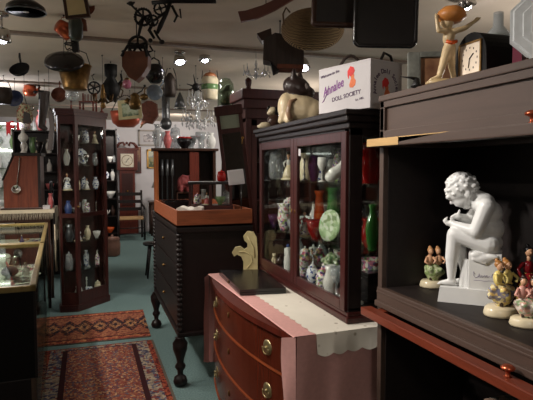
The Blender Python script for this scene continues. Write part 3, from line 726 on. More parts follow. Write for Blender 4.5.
# armchair before the clock
hc = thing('rush_armchair', 'dark armchair with a pale rush seat in front of the longcase clock', 'chair', (.79, 11.25, 0))
part('seat', G().span((-.27, -.24, .43), (.27, .24, .47), bev=.01), plain('rush seat', (176, 140, 96), .8), hc)
for sx in (-1, 1):
    part('front_leg', G().tube([(sx * .26, -.23, 0), (sx * .26, -.23, .68)], .022, 8), W_ebony, hc)
    part('rear_leg', G().tube([(sx * .25, .23, 0), (sx * .25, .23, .46), (sx * .25, .3, 1.02)], .022, 8), W_ebony, hc)
    part('arm', G().tube([(sx * .26, -.27, .68), (sx * .27, 0, .69), (sx * .25, .26, .72)], .022, 8), W_ebony, hc)
g = G()
for z in (.14, .26): g.tube([(-.26, -.23, z), (.26, -.23, z)], .012, 6)
part('stretcher', g, W_ebony, hc)
g = G()
for z, y in ((.62, .25), (.78, .27), (.94, .29)): g.box((0, y, z), (.5, .016, .07))
part('back_slats', g, W_ebony, hc)

def picture(px, py, wpx, hpx, Y, fm, im, label, mat=None, name='framed_picture', tilt=0):
    c = ony(px, py, Y); s = (c - O).dot(_f) / FPX; w, h = wpx * s / 2, hpx * s / 2; t = min(w, h) * .2
    o = thing(name, label, 'picture', (c.x, c.y, c.z), 0)
    M = RY(tilt)
    g = G().span((-w, -.03, -h), (-w + t, 0, h), M, .004).span((w - t, -.03, -h), (w, 0, h), M, .004).span((-w, -.03, h - t), (w, 0, h), M, .004).span((-w, -.03, -h), (w, 0, -h + t), M, .004)
    part('frame', g, fm, o)
    if mat is not None:
        part('mount', G().span((-w + t, -.012, -h + t), (w - t, -.006, h - t), M), mat, o); k = .6
    else: k = 1
    part('print', G().span(((-w + t) * k, -.016, (-h + t) * k), ((w - t) * k, -.011, (h - t) * k), M), im, o)
    return o
PV = [mat_picture('old print %d' % i, c) for i, c in enumerate([[(120, 110, 110), (190, 180, 180), (90, 84, 90), (210, 204, 204)], [(70, 80, 50), (150, 140, 90), (120, 130, 130), (190, 190, 170)], [(60, 40, 36), (110, 70, 54), (150, 110, 80)], [(90, 110, 80), (180, 190, 150), (200, 206, 180), (120, 140, 100)], [(150, 150, 160), (120, 120, 130), (180, 176, 176)]])]
GOLDF = plain('gilt frame', (176, 134, 70), .4, .6, .2)
picture(148.5, 138, 20, 16, 12.49, plain('pale frame', (150, 140, 130), .5), PV[0], 'pale framed print with a white mount, upper one on the back wall', WCARD)
picture(154.5, 159, 15, 19, 12.49, GOLDF, PV[1], 'gold framed landscape painting below the white-mounted print')
picture(138, 160, 6, 26, 12.49, W_red, PV[2], 'narrow brown framed picture beside the longcase clock')
picture(101, 127, 10, 15, 12.49, W_red, PV[4], 'small brown framed print high on the back wall above the dark shelf unit')

# dark shelf unit beside the clock
su = thing('china_shelf', 'narrow dark open shelf unit of white china beyond the curio cabinet', 'shelf', (.29, 9.6, 0))
w, d, h = .16, .14, 2.18
part('carcass', G().span((-w, -d, 0), (-w + .02, d, h)).span((w - .02, -d, 0), (w, d, h)).span((-w, d - .015, 0), (w, d, h)).span((-w, -d, h - .02), (w, d, h)).span((-w, -d, 0), (w, d, .1)), W_ebony, su)
SUZ = (.36, .66, .97, 1.28, 1.6)
for z in SUZ: part('shelf', G().span((-w + .02, -d, z - .018), (w - .02, d - .015, z)), W_ebony, su)

# stool and dark side table behind the black chest
st = thing('wooden_stool', 'small dark round wooden stool behind the black carved chest', 'stool', (.83, 7.25, 0))
part('seat', G().lathe([(.15, .44), (.165, .455), (.165, .475), (.0, .48)], seg=24), W_ebony, st)
for k in range(4):
    a = PI / 4 + k * PI / 2; part('leg', G().tube([(.17 * math.cos(a), .17 * math.sin(a), 0), (.1 * math.cos(a), .1 * math.sin(a), .45)], [.012, .018], 8), W_ebony, st)
dt = thing('lamp_table', 'dark small table against the white wall beyond the hutch', 'table', (1.55, 11.85, 0))
part('tabletop', G().span((-.32, -.25, .72), (.32, .25, .76), bev=.005), W_walnut, dt)
for sx in (-1, 1):
    for sy in (-1, 1): part('leg', G().tube([(sx * .28, sy * .2, 0), (sx * .28, sy * .2, .73)], .022, 8), W_walnut, dt)
part('drawer', G().span((-.27, -.23, .58), (.27, .2, .72)), W_walnut, dt)

# lit glass shelves, far left
gs = thing('glass_shelves', 'bright lit set of glass shelves with glassware along the far wall', 'shelf', (-1.62, 8.9, 0))
g = G()
WM = plain('white metal', (200, 200, 196), .4, .2)
for sx in (-.82, .8):
    for sy in (-.16, .14): part('post', G().span((sx, sy, .5), (sx + .02, sy + .02, 2.2)), WM, gs)
part('back_panel', G().span((-.8, .145, .5), (.8, .15, 2.2)), WM, gs)
GSZ = (.9, 1.2, 1.5, 1.8, 2.1)
for z in GSZ: part('shelf', G().span((-.82, -.16, z - .01), (.82, .145, z)), PANEC, gs)
part('base', G().span((-.82, -.16, 0), (.82, .145, .5), bev=.005), W_walnut, gs)
part('lit_tube', G().tube([(-.75, -.12, 2.17), (.75, -.12, 2.17)], .014, 8).tube([(-.75, .12, 1.77), (.75, .12, 1.77)], .012, 8), TUBE, gs, label='lit white tubes')

# ================================================================== BOOKCASE CONTENTS
SH = 1.051
# seated boy statue (units: pixels of the survey, 3.3 mm each)
b0 = onz(473, 302, SH); S = m((b0 - O).dot(_f))
def sp(px, py, w=0.0): return Vector((-(473 - px) * S, -w * S, (303 - py) * S))    # local x = photo right, y = away from the viewer
stt = thing('boy_statue', 'white statue of a seated curly haired boy bending over his foot on a block', 'statue', (b0.x + .004, b0.y + .018, SH), FACE - rad(24))
g = G()
def cap(p, q, r0, r1, n=7):
    pts = [Vector(p).lerp(Vector(q), i / n) for i in range(n + 1)]
    g.tube(pts, [(r0 + (r1 - r0) * i / n) * S for i in range(n + 1)], 12)
    g.ball(pts[0], r0 * S, seg=12); g.ball(pts[-1], r1 * S, seg=12)
def ell(p, r, M=None): g.ball((0, 0, 0), tuple(x * S for x in r), T(*p) @ (M or Matrix()), 18)
# torso
ell(sp(489, 243), (13, 14, 10)); ell(sp(490, 229), (13, 14, 13)); ell(sp(488, 214), (13, 15, 13.5), RY(-14)); ell(sp(482.5, 204), (11.5, 16, 9), RY(-24))
cap(sp(484, 202), sp(470, 196), 8.5, 8)
# head, jaw, brow, nose, ears
ell(sp(462, 190), (15, 13.5, 14.5), RY(-20)); ell(sp(463.5, 200), (9.5, 9.5, 9)); ell(sp(467, 207), (4.4, 5.4, 3.8))
ell(sp(453.5, 203.5), (2.2, 2, 3.2), RY(35)); ell(sp(458, 207), (2, 3, 1.3), RY(30)); ell(sp(450, 199), (3, 7, 2.5), RY(30))
for w in (-1, 1): ell(sp(469, 195, w * 12), (3, 2, 4))
# arms
cap(sp(486, 206, 13), sp(477, 231, 16), 8.2, 6.4); cap(sp(477, 231, 16), sp(457, 226, 7), 6.2, 4.2)
cap(sp(482, 204, -13), sp(470, 222, -14), 7, 5.6); cap(sp(470, 222, -14), sp(460, 219, -4), 5.2, 3.8)
# hands: palm, four curled fingers and a thumb each
ell(sp(453, 225, 5), (5, 4.5, 3.2)); ell(sp(459, 218, 0), (4.5, 4.5, 3.5))
for k in range(4):
    w = 8 - k * 2.4; l = (5.5, 6.5, 6, 4.8)[k]
    cap(sp(450, 226 - k * .6, w), sp(450 - l * .55, 223 - k * .6, w - .5), 1.35, 1.2, 3); cap(sp(450 - l * .55, 223 - k * .6, w - .5), sp(451 - l * .3, 220.5 - k * .4, w - 1), 1.2, .95, 3)
    cap(sp(457, 216.5, 3 - k * 2), sp(454 - l * .1, 218.5, 3 - k * 2), 1.3, 1.15, 3); cap(sp(454 - l * .1, 218.5, 3 - k * 2), sp(455, 221.5, 3 - k * 2), 1.15, .95, 3)
cap(sp(460, 216, 2), sp(461, 211.5, 2), 1.6, 1.2, 3); cap(sp(456, 223, 8), sp(453, 219.5, 8), 1.6, 1.2, 3)
# legs: near leg upright, far leg drawn back
cap(sp(489, 244, 8), sp(458, 235, 8), 11, 8); cap(sp(457, 236, 8), sp(455, 260, 7), 7.4, 6.6); cap(sp(455, 260, 7), sp(455, 279, 7), 6.4, 4.0)
cap(sp(489, 245, -7), sp(460, 238, -8), 10, 7.5); cap(sp(460, 240, -8), sp(464, 262, -6), 6.8, 5.2); cap(sp(464, 262, -6), sp(468, 281, -5), 5, 3.4)
for (hx_, w, dx) in ((455, 7, 0), (467, -5, 0)):
    cap(sp(hx_ + 2, 283, w), sp(hx_ - 7, 285, w), 3.4, 2.6, 4); cap(sp(hx_ - 7, 285, w), sp(hx_ - 11, 285.6, w), 2.5, 1.6, 3)
    for k in range(5): cap(sp(hx_ - 10, 286, w + 2.4 - k * 1.2), sp(hx_ - 13 + k * .5, 286.6, w + 2.6 - k * 1.3), 1.0, .9, 2)
part('body', fused(g, .0034, 2), MARBLE, stt)
g = G(); rr = random.Random(3)
ell(sp(462.5, 189), (15.6, 14.2, 14.8), RY(-20))
for k in range(150):
    a, e = rr.uniform(0, 2 * PI), rr.uniform(-.5, 1.45)
    q = Vector((math.cos(a) * math.cos(e) * 15.2, math.sin(a) * math.cos(e) * 13.8, math.sin(e) * 14.8))
    if q.x < -3 and q.z < -4 or q.z < -8: continue
    q.rotate(RY(-20).to_3x3()); c = sp(462.5, 189) + q * S
    g.ball(c, (rr.uniform(1.7, 2.6) * S, rr.uniform(1.5, 2.2) * S, rr.uniform(1.5, 2.2) * S), seg=8)
part('curly_hair', fused(g, .0028, 1), MARBLE, stt)
part('plinth', G().prism([(-30 * S, -17 * S), (30 * S, -17 * S), (30 * S, 17 * S), (-30 * S, 17 * S)], 0, 15 * S, top=.94), MARBLE, stt)
part('seat_block', G().span((-2 * S, -14 * S, 14 * S), (28 * S, 14 * S, 51 * S), bev=.003), MARBLE, stt)
g = G(); 
ell(sp(487, 251), (15, 16, 3.5)); ell(sp(484, 257, 14), (8, 3.5, 4)); ell(sp(478, 254, 14), (6, 3, 3.5)); ell(sp(492, 255, 14), (7, 3, 3)); cap(sp(476, 258, 14), sp(486, 261.5, 14.5), 2.6, 1.8); cap(sp(486, 261.5, 14.5), sp(494, 256, 14.5), 1.8, 1.4)
cap(sp(467, 262, 4), sp(465, 287, 5), 2.8, 3.4); cap(sp(469.5, 262, 5), sp(470, 288, 6), 2.4, 3.0)
part('drapery', fused(g, .0034, 2), MARBLE, stt)
g = G()
def scrib(pts, r=.0007): g.tube([(x * S, -14 * S - .0006, z * S) for x, z in pts], r, 5)
scrib([(4.5, 30), (3, 32.5), (3.2, 28.5), (5, 26.5), (7.5, 28), (8, 31), (9, 27), (10.5, 29.5), (11, 27), (13, 29.5), (13.4, 27.2), (15, 29.8), (15.6, 27.4), (17, 29), (19, 28), (20, 31.5), (21, 28), (23.5, 30)])
scrib([(3, 24), (8, 24.4), (13, 23.8), (18, 24.6), (22, 24)], .0005); scrib([(22, 32), (23.5, 34)], .0006)
part('signature', g, plain('violet ink', (120, 104, 150), .6), stt, label='handwritten violet signature')

def group_figure(name, label, loc, rz, s, dress, top, extra):
    """two flower-like china figures on an oval base"""
    t = thing(name, label, 'figurine', loc, rz, s)
    part('base', G().lathe([(.048, 0), (.05, .006), (.046, .02), (.042, .024), (0, .026)], SC(1, .8, 1), 24), CREAMG, t)
    g = G()
    for k in range(26):
        a = R.uniform(0, 2 * PI); q = R.uniform(.01, .036); g.ball((q * math.cos(a), q * .75 * math.sin(a), R.uniform(.052, .072)), R.uniform(.008, .013), seg=8)
    part('skirts', fused(g.lathe([(.016, .022), (.034, .05), (.03, .07), (.0, .085)], SC(1, .8, 1), 14), .004, 1), dress, t)
    for x in (-.016, .018):
        fg = G().ball((x, 0, .098), (.013, .011, .02)).tube([(x - .01, -.004, .108), (x - .02, -.014, .092), (x - .006, -.02, .084)], [.005, .004, .003], 6).tube([(x + .01, -.004, .108), (x + .02, -.014, .096), (x + .008, -.02, .088)], [.005, .004, .003], 6)
        b = part('torso', fg, top, t)
        part('head', G().ball((x * .8, -.003, .128), (.0095, .0095, .0115)).ball((x * .8, -.0125, .127), .002, seg=6), SKIN, b)
        part('hair', G().ball((x * .8, .002, .133), (.0108, .0105, .0105)).ball((x * .8, .008, .142), .006, seg=8), extra, b)
    for x in (-.014, .0, .015): part('shoe', G().tube([(x, -.008, .055), (x, -.012, .026)], [.006, .005], 8), BROWNG, t)
    return t
q = onz(429, 287, SH); group_figure('dancing_figurine', 'painted couple figurine in pale green flounces standing apart beside the white statue', (q.x + .02, q.y, SH), FACE, 1.05, GREENSKIRT, SKIN, plain('honey hair', (190, 140, 90), .4))
q = onz(499, 315, SH); group_figure('garden_figurine', 'small couple figurine in yellow and blue on a cream base before the statue block', (q.x + .01, q.y, SH), FACE + .4, 1.18, MOTLEY, plain('lemon glaze', (222, 202, 120), .3), plain('amber hair', (170, 116, 60), .4))
q = onz(524, 326, SH); group_figure('rose_figurine', 'pink and green couple figurine on a grey white base nearest the lifted lower door', (q.x + .012, q.y, SH), FACE - .3, .98, spots('pink and green paint', [(210, 160, 140), (150, 170, 130), (226, 214, 200), (170, 150, 140)], 120), plain('rose glaze', (206, 150, 136), .3), BROWNG)
q = onx(529, 250, 1.348)
put(figurine(.205, REDGOLD, plain('wine glaze', (120, 24, 30), .25), hair=BLACK, base=BLACK), 'lady_figurine', 'tall dark figurine of a lady in a red dress standing behind the smaller couples', 'figurine', (q.x, q.y, SH), FACE)
# patterned box low in the bookcase
q = onx(484, 395, 1.16)
t = thing('fabric_box', 'dim floral covered box in the lower compartment of the bookcase', 'box', (1.2, 1.06, .216))
FLORD = spots('dark floral cloth', [(56, 48, 40), (90, 76, 60), (40, 44, 40), (110, 90, 76)], 70, .8); part('body', G().span((-.13, -.12, 0), (.13, .12, .56), bev=.006), FLORD, t); part('lid', G().span((-.137, -.127, .56), (.137, .127, .62), bev=.006), FLORD, t)

# ---- on the bookcase
BT = 1.769
def ontop(px, py): q = onz(px, py, BT); return q
# old framed picture leaning
S = m(1.95); q = P(428, 84, 1.95)
t = thing('leaning_picture', 'old framed brown picture leaning behind the boy figurine on the bookcase', 'picture', (q.x, q.y - .02, BT), FACE - .15)
M = RX(-10)
part('print', G().span((-.036, .006, .02), (.075, .01, .150), M), PV[2], t)
part('frame', G().span((-.085, -.004, 0), (-.036, .016, .17), M, .006).span((.07, -.004, 0), (.09, .016, .17), M, .006).span((-.04, -.004, 0), (.072, .016, .02), M, .004).span((-.04, -.004, .148), (.072, .016, .17), M, .004), plain('grey green frame', (116, 118, 112), .5, 0, .25, 40), t)
# boy figurine carrying a loaf on his head
q = onx(440, 78, 1.075); q = Vector((q.x, q.y, BT)); S = m((q - O).dot(_f))
bf = thing('loaf_boy_figurine', 'cream figurine of a striding boy carrying an orange bun, standing on the bookcase', 'figurine', q, FACE)
def bp_(px, py, w=0): return Vector(((px - 440) * S, -w * S, (79.5 - py) * S))
g = G()
cap(bp_(447, 44), bp_(438, 73, 3), 5, 3); cap(bp_(438, 73, 3), bp_(430, 76, 4), 3, 2.4, 4); cap(bp_(450, 44), bp_(453, 62, -4), 5, 3.6); cap(bp_(453, 62, -4), bp_(456, 75, -4), 3.4, 2.4); cap(bp_(456, 75, -4), bp_(449, 76.5, -3), 2.4, 2, 4)
ell(bp_(449, 42), (6, 6, 6)); ell(bp_(448, 33), (6, 6.5, 9), RY(8)); cap(bp_(447, 27), bp_(446, 22), 3, 2.6, 3); ell(bp_(446, 19), (6.5, 6.5, 6.5)); ell(bp_(440, 20), (1.6, 1.6, 1.6))
cap(bp_(452, 28, 3), bp_(463, 25, 4), 3.2, 2.6); cap(bp_(463, 25, 4), bp_(474, 17, 2), 2.6, 1.9); ell(bp_(475, 16, 2), (2.6, 2, 2.2))
cap(bp_(444, 28, 4), bp_(436, 28, 5), 3, 2.4); cap(bp_(436, 28, 5), bp_(434, 16, 4), 2.4, 1.8); ell(bp_(434, 14, 4), (2.2, 2, 2.4))
for k in range(4): cap(bp_(475.5, 15.5, 3 - k), bp_(478.5 - k * .3, 14.5 + k * .5, 3 - k), .8, .6, 2); cap(bp_(433.5, 13, 5 - k), bp_(433, 10.5, 5 - k), .8, .6, 2)
part('body', fused(g, .0035, 2), plain('buff china', (200, 176, 136), .35, 0, .15), bf)
part('bun', G().lathe([(0, -7 * S), (9 * S, -6.5 * S), (14.5 * S, -2 * S), (13 * S, 4 * S), (8 * S, 8 * S), (0, 9.5 * S)], T(*bp_(450, 12)), 20), plain('golden crust', (198, 128, 62), .45, 0, .2, 14), bf)
part('sash', G().tube([bp_(444, 38, 5), bp_(448, 40, 7), bp_(454, 38, 5)], 1.8 * S, 8), ORANGEG, bf)
part('base', G().lathe([(17 * S, 0), (17.5 * S, 2 * S), (14 * S, 4.5 * S), (0, 5 * S)], T(*bp_(443, 79.5)) @ SC(1, .7, 1), 20), plain('buff china dark', (170, 146, 106), .4), bf)
# mantel clock
q = onz(471, 77, BT); q = onx(477, 60, q.x + .092)
mk = thing('mantel_clock', 'black tilted mantel clock with a square cream face on the bookcase', 'clock', (q.x + .02, q.y + .0, BT), FACE - rad(72))
part('case', G().prism(arc(0, .085, .07, 0, 180, 14) + [(-.075, 0), (.075, 0)], -.075, .045, RX(90)), BLACKM, mk)
part('bezel', G().span((-.052, -.05, .022), (-.046, -.044, .126)).span((.046, -.05, .022), (.052, -.044, .126)).span((-.052, -.05, .022), (.052, -.044, .028)).span((-.052, -.05, .12), (.052, -.044, .126)), BRASSD, mk)
f_ = part('dial', G().span((-.046, -.0475, .028), (.046, -.045, .12)), plain('cream dial', (226, 210, 190), .4, 0, .05), mk)
part('hand', G().tube([(0, -.049, .074), (.018, -.049, .088)], .0016, 5).tube([(0, -.049, .074), (-.004, -.049, .046)], .0014, 5), BLACKM, f_)
g = G()
for k in range(12):
    a = k * PI / 6; g.box((.034 * math.cos(a), -.0478, .074 + .034 * math.sin(a)), (.003, .001, .006))
part('hour_marks', g, BLACKM, f_)
# octagonal white tray standing on edge
q = onz(520, 66, BT)
t = thing('octagonal_dish', 'white octagonal dish with stepped rim standing on edge beside the mantel clock', 'dish', (q.x + .05, q.y - .012, BT), FACE - .35)
M = T(0.035, 0, .108) @ RX(82) @ RZ(22.5)
def octo(r): return [(r * math.cos(PI / 4 * k), r * math.sin(PI / 4 * k)) for k in range(8)]
g = G().prism(octo(.115), -.004, .004, M).prism(octo(.108), .004, .009, M, top=.97).prism(octo(.085), .006, .013, M, top=.95)
part('body', g, plain('white crackle', (200, 204, 206), .3, 0, .06, 50), t)
part('center', G().prism(octo(.062), .012, .015, M, top=.97), plain('white crackle', (0, 0, 0)), t)
part('stand', G().tube([(-.03, .06, 0), (-.03, -.02, .003), (-.03, -.024, .02)], .004, 6).tube([(.09, .06, 0), (.09, -.02, .003), (.09, -.024, .02)], .004, 6).tube([(-.03, .06, .004), (.09, .06, .004)], .004, 6), W_walnut, t)
q = onz(502, 72, BT)
t = thing('wine_red_book', 'small wine red book standing between the mantel clock and octagonal dish', 'book', (q.x + .08, q.y + .02, BT), FACE - .6)
part('cover', G().span((-.012, -.04, 0), (-.009, .04, .1)).span((.009, -.04, 0), (.012, .04, .1)).span((-.012, -.043, 0), (.012, -.04, .1)), plain('wine cloth', (110, 34, 56), .7), t)
part('pages', G().span((-.009, -.04, .003), (.009, .037, .097)), PAPER, t)
q = onz(398, 88, BT)
solo('iron_finial', G().lathe([(.02, 0), (.012, .012), (.007, .03), (0, .032)], None, 12).tube([(0, 0, .026), (-.02, 0, .03), (-.055, .0, .034)], [.006, .004, .001], 6), IRON, 'small black iron finial pointing over the corner of the bookcase', 'ornament', (q.x + .045, q.y - .04, BT), FACE)
q = P(470, 40, 2.05)
put(oil_lamp(.26, .05, BRASS, CLEAR), 'oil_lamp', 'brass oil lamp with clear chimney behind the loaf carrying figurine', 'lamp', (1.33, 1.46, BT), 0)
q = P(488, 30, 1.9)
put(jug(.24, .055, WHITE), 'white_jug', 'tall white jug behind the mantel clock on the bookcase', 'jug', (1.36, 1.30, BT), 0)

# ================================================================== ON TOP OF THE DISPLAY CABINET
CT = 1.7365
p_l, p_n, p_r = onz(321, 112.5, CT), onz(371.5, 107.5, CT), None
Fh = Vector((math.sin(YAW), math.cos(YAW), 0)); p_n = O + _r * .407 + Fh * 2.06; p_n.z = CT; u = _r * .58 - Fh * .815; wl = .305; p_l = p_n - u * wl; ang = math.atan2(u.y, u.x); 
bx = thing('doll_society_box', 'white printed doll society carton on top of the display cabinet', 'box', (p_l.x, p_l.y, CT), ang)
hb, db = .190, .185
part('carton', G().span((0, 0, 0), (wl, db, hb), bev=.002), WCARD, bx)
part('lid_flap', G().span((-.001, -.001, hb - .004), (wl + .001, db + .001, hb + .002)), WCARD, bx)
INKP, INKD = plain('purple ink', (120, 60, 130), .7), plain('dark violet ink', (70, 44, 78), .7)
RED_, ORG_ = plain('red ink', (204, 44, 44), .7), plain('orange ink', (206, 108, 62), .7)
Fm = RX(90)
K = wl / 52.0
part('lettering', join_mesh([(words_mesh('Annalee', .046, .35, bold=.0006), T(.032, -.0008, .070) @ RY(-15) @ Fm @ SC(.86, 1.2, 1))]), INKP, bx, label='purple script lettering')
part('swash', G().tube([(.022, -.001, .048), (.032, -.001, .052), (.05, -.001, .078), (.065, -.001, .115)], [.0012, .002, .002, .001], 5), INKP, bx)
part('lettering', join_mesh([(words_mesh('DOLL SOCIETY', .025, 0, bold=.0004), T(.086, -.0008, .044) @ RY(-6) @ Fm)]), INKD, bx, label='dark violet capitals')
part('lettering', join_mesh([(words_mesh('Welcome to the', .0175, .2, bold=.0003), T(.012, -.0008, .150) @ RY(-7) @ Fm)]), INKD, bx, label='small dark violet top line')
part('lettering', join_mesh([(words_mesh('Est. 1983', .012, 0), T(.225, -.0008, .034) @ RY(-6) @ Fm)]), INKD, bx, label='tiny bottom line')
def doll(M):
    h = G().prism([(-.022, .07), (-.006, .088), (.012, .082), (.02, .066), (.01, .052), (-.004, .046), (-.012, .052), (-.016, .036), (-.022, .05)], 0, .0008, M)
    f = G().prism(arc(.006, .047, .011, 0, 360, 12)[:-1], .0, .0006, M).prism([(-.012, .012), (-.002, .038), (.014, .04), (.026, .026), (.022, .008), (.008, .0), (-.008, .002)], 0, .0007, M)
    return h, f
h_, f_ = doll(T(.200, -.0002, .090) @ RX(90)); part('doll_emblem', h_, RED_, bx, label='red capped doll emblem'); part('doll_emblem', f_, ORG_, bx, label='orange lower half of the doll emblem')
MS = T(wl, 0, 0) @ RZ(90)
its = []
txt = 'Annalee Doll Society'
for i, chh in enumerate(txt):
    if chh == ' ': continue
    a = rad(200 - i * 220 / (len(txt) - 1)); its.append((words_mesh(chh, .026, 0, align='CENTER', bold=.0004), MS @ T(.088 + .058 * math.cos(a), -.0008, .085 + .058 * math.sin(a)) @ RX(90) @ RZ(math.degrees(a) - 90)))
part('lettering', join_mesh(its), INKD, bx, label='dark violet lettering in a ring')
h_, f_ = doll(MS @ T(.088, -.0002, .042) @ RX(90) @ SC(.95)); part('doll_emblem', h_, RED_, bx, label='red capped doll emblem'); part('doll_emblem', f_, ORG_, bx, label='orange lower half of the doll emblem')
# baskets behind the box
WICK2 = plain('dark cane', (52, 38, 32), .6)
t = thing('handled_basket', 'dark basket with a tall arched handle behind the white carton', 'basket', (*onx(351, 60, 1.25).xy, CT), 0.3)
part('bowl', G().lathe([(.05, 0), (.085, .09), (.09, .11), (.084, .11), (.045, .01), (0, .01)], SC(1, .8, 1), 20), WICKER, t)
part('handle', G().tube([(.085 * math.cos(a), 0, .10 + .225 * math.sin(a)) for a in [PI * i / 16 for i in range(17)]], .0075, 8, RZ(-32)), WICK2, t)
put([('body', G().lathe([(.03, 0), (.06, .05), (.055, .12), (.02, .15), (.018, .2), (0, .2)]), BLACK), ('handle', G().tube([(-.05, 0, .1), (-.05, 0, .22), (.0, 0, .30), (.045, 0, .29), (.065, 0, .25)], .007, 8), BLACK)], 'black_kettle', 'small black kettle behind the white carton near the bookcase', 'kettle', (*onx(384, 60, 1.31).xy, CT), .3)
# cream cat and small dog
q = onx(299, 112, 1.085); q = Vector((q.x, q.y, CT + .008)); S = m((q - O).dot(_f)) * 1.14
ct = thing('siamese_cat_ornament', 'cream china cat with a dark brown head sitting by the white carton', 'ornament', q, FACE)
def cp(px, py, w=0): return Vector(((px - 300) * S, -w * S, (118.5 - py) * S))
g = G(); ell(cp(301, 106), (17, 12, 12.5)); ell(cp(289, 105, 2), (8, 8, 13)); ell(cp(311, 108), (11, 11, 10.5)); ell(cp(297, 98), (10, 9, 8))
cap(cp(287, 110, 5), cp(284, 117, 7), 4, 3); cap(cp(292, 112, 8), cp(290, 117, 10), 4, 3)
part('body', fused(g, .007, 3), plain('cream china cat', (204, 186, 152), .3, 0, .1, 8), ct)
g = G(); ell(cp(298, 88), (13, 10, 10), RY(25)); ell(cp(308, 92.5), (6, 6, 5.5)); cap(cp(297, 94), cp(297, 99), 8, 9, 3)
for w in (-1, 1): g.lathe([(3.6 * S, 0), (2 * S, 6 * S), (0, 9.5 * S)], T(*cp(298 - w * 3, 80.5, w * 5)) @ RX(w * 10), 8)
part('head', fused(g, .006, 2), plain('seal brown glaze', (50, 38, 36), .3), ct)
part('muzzle_patch', G().ball(cp(305, 88, 6), (2 * S, 2.2 * S, 3.5 * S), RY(0)), plain('grey muzzle', (160, 150, 146), .35), ct, label='pale muzzle patch')
part('tail', G().tube([cp(292, 118 - 2, 12), cp(290, 110, 12.5), cp(292, 101, 11), cp(297, 99, 9)], [2.4 * S, 2.2 * S, 2 * S, 1.2 * S], 8), plain('tan tail', (150, 120, 96), .3), ct)
q = onx(268, 118, 1.05); q = Vector((q.x, min(q.y, 3.02), CT)); S = m((q - O).dot(_f))
t = thing('puppy_ornament', 'small brown and white lying puppy ornament at the corner of the display cabinet top', 'ornament', q, FACE)
def cp(px, py, w=0): return Vector(((px - 268) * S, -w * S, (125 - py) * S))
g = G(); ell(cp(272, 117.5), (8, 7, 7.5)); ell(cp(277, 119), (6, 6, 6)); part('body', fused(g, .006, 2), BROWNG, t)
g = G(); ell(cp(270, 107), (4.6, 4.5, 4.2)); ell(cp(267, 109), (3, 3, 2.5)); part('head', fused(g, .005, 1), CREAMG, t)
part('ear', G().ball(cp(273.5, 107.5, 2), (2.2 * S, 2 * S, 4.5 * S)), BLACK, t); part('ear', G().ball(cp(266, 104.5, -3), (2.2 * S, 2 * S, 3.5 * S)), BLACK, t)
part('paws', fused(G().ball(cp(262, 121.5, 4), (6 * S, 3 * S, 3.4 * S)).ball(cp(259, 122.3, 1), (5 * S, 3 * S, 2.6 * S)), .005, 1), CREAMG, t)


# ================================================================== INSIDE THE DISPLAY CABINET
Z1, Z2, Z3 = .9175, 1.1425, 1.4325
def cab(px, z, x): q = onx(px, 168 + (1.5 - z) * 200, x); return (q.x, min(max(q.y, 1.97), 2.98), z)
put(jar(.19, .045, CLEAR), 'crystal_jar', 'tall lidded crystal jar on the upper shelf behind the farther cabinet door', 'jar', cab(275, Z3, 1.07))
put(goblet(.17, .035, CLEAR), 'crystal_goblet', 'clear goblet beside the lidded crystal jar, upper cabinet shelf', 'glass', cab(286, Z3, 1.17))
put(figurine(.16, CREAMG, WHITE), 'cream_figurine', 'cream lady figurine at the edge of the upper shelf by the door meeting', 'figurine', cab(288.5, Z3, 1.06), FACE)
put(vase(.175, .032, AMETH, neck=.35), 'amethyst_vase', 'dark purple glass vase on the upper shelf of the display cabinet', 'vase', cab(314, Z3, 1.09))
put(jug(.15, .04, CREAMG), 'cream_jug', 'small cream jug beside the purple glass vase', 'jug', cab(305, Z3, 1.12), FACE)
put(goblet(.185, .04, CLEAR), 'tall_goblet', 'tall clear goblet between the purple vase and the white shell', 'glass', cab(323, Z3, 1.16))
t = solo('white_shell', fused(G().tube([(-.03, 0, .03), (-.01, 0, .04), (.015, 0, .055), (.035, 0, .085), (.04, .0, .12)], [.016, .03, .028, .018, .004], 10).ball((-.02, 0, .026), (.028, .03, .025)), .005, 2), WHITE, 'white shell ornament by the near frame of the cabinet door, upper shelf', 'ornament', cab(335, Z3, 1.06), FACE)
put(vase(.175, .06, RUBYG, neck=.6), 'ruby_vase', 'large ruby red glass vase behind the side pane, upper shelf', 'vase', (1.145, 1.99, Z3))
put(vase(.15, .035, RUBYG), 'ruby_bud_vase', 'smaller dark ruby vase beside the large ruby vase', 'vase', (1.25, 1.98, Z3))
# middle shelf
put(bowl(.075, .04, AMETH), 'purple_bowl', 'deep purple glass bowl on the middle shelf behind the farther door', 'bowl', cab(273, Z2, 1.06))
put(vase(.15, .04, CHINA, neck=.8), 'flowered_vase', 'white china vase with flower pattern, middle shelf behind the farther door', 'vase', cab(284, Z2, 1.07))
g = G()
for k in range(22): g.ball((R.uniform(-.035, .035), R.uniform(-.03, .03), R.uniform(.12, .18)), R.uniform(.012, .02), seg=8)
solo('porcelain_bouquet', fused(g.lathe([(.02, 0), (.03, .05), (.026, .13), (0, .14)]), .006, 1), CHINA, 'pale porcelain bouquet rising beside the flowered vase on the middle shelf', 'ornament', cab(291, Z2, 1.17))
put(figurine(.14, CHINA, REDG), 'red_bodice_figurine', 'small lady figurine with a red bodice near the door meeting, middle shelf', 'figurine', cab(304.5, Z2, 1.06), FACE)
put(animal(.10, WHITE), 'white_cat_ornament', 'little white sitting animal behind the red bodice figurine', 'ornament', cab(308, Z2, 1.14), FACE)
put(vase(.24, .028, AMBERG, neck=.7), 'amber_vase', 'tall orange red glass vase, middle shelf of the display cabinet', 'vase', cab(319, Z2, 1.12))
put(bowl(.10, .05, RUBYG), 'ruby_bowl', 'red glass bowl in front of the tall orange vase', 'bowl', cab(316, Z2, 1.06))
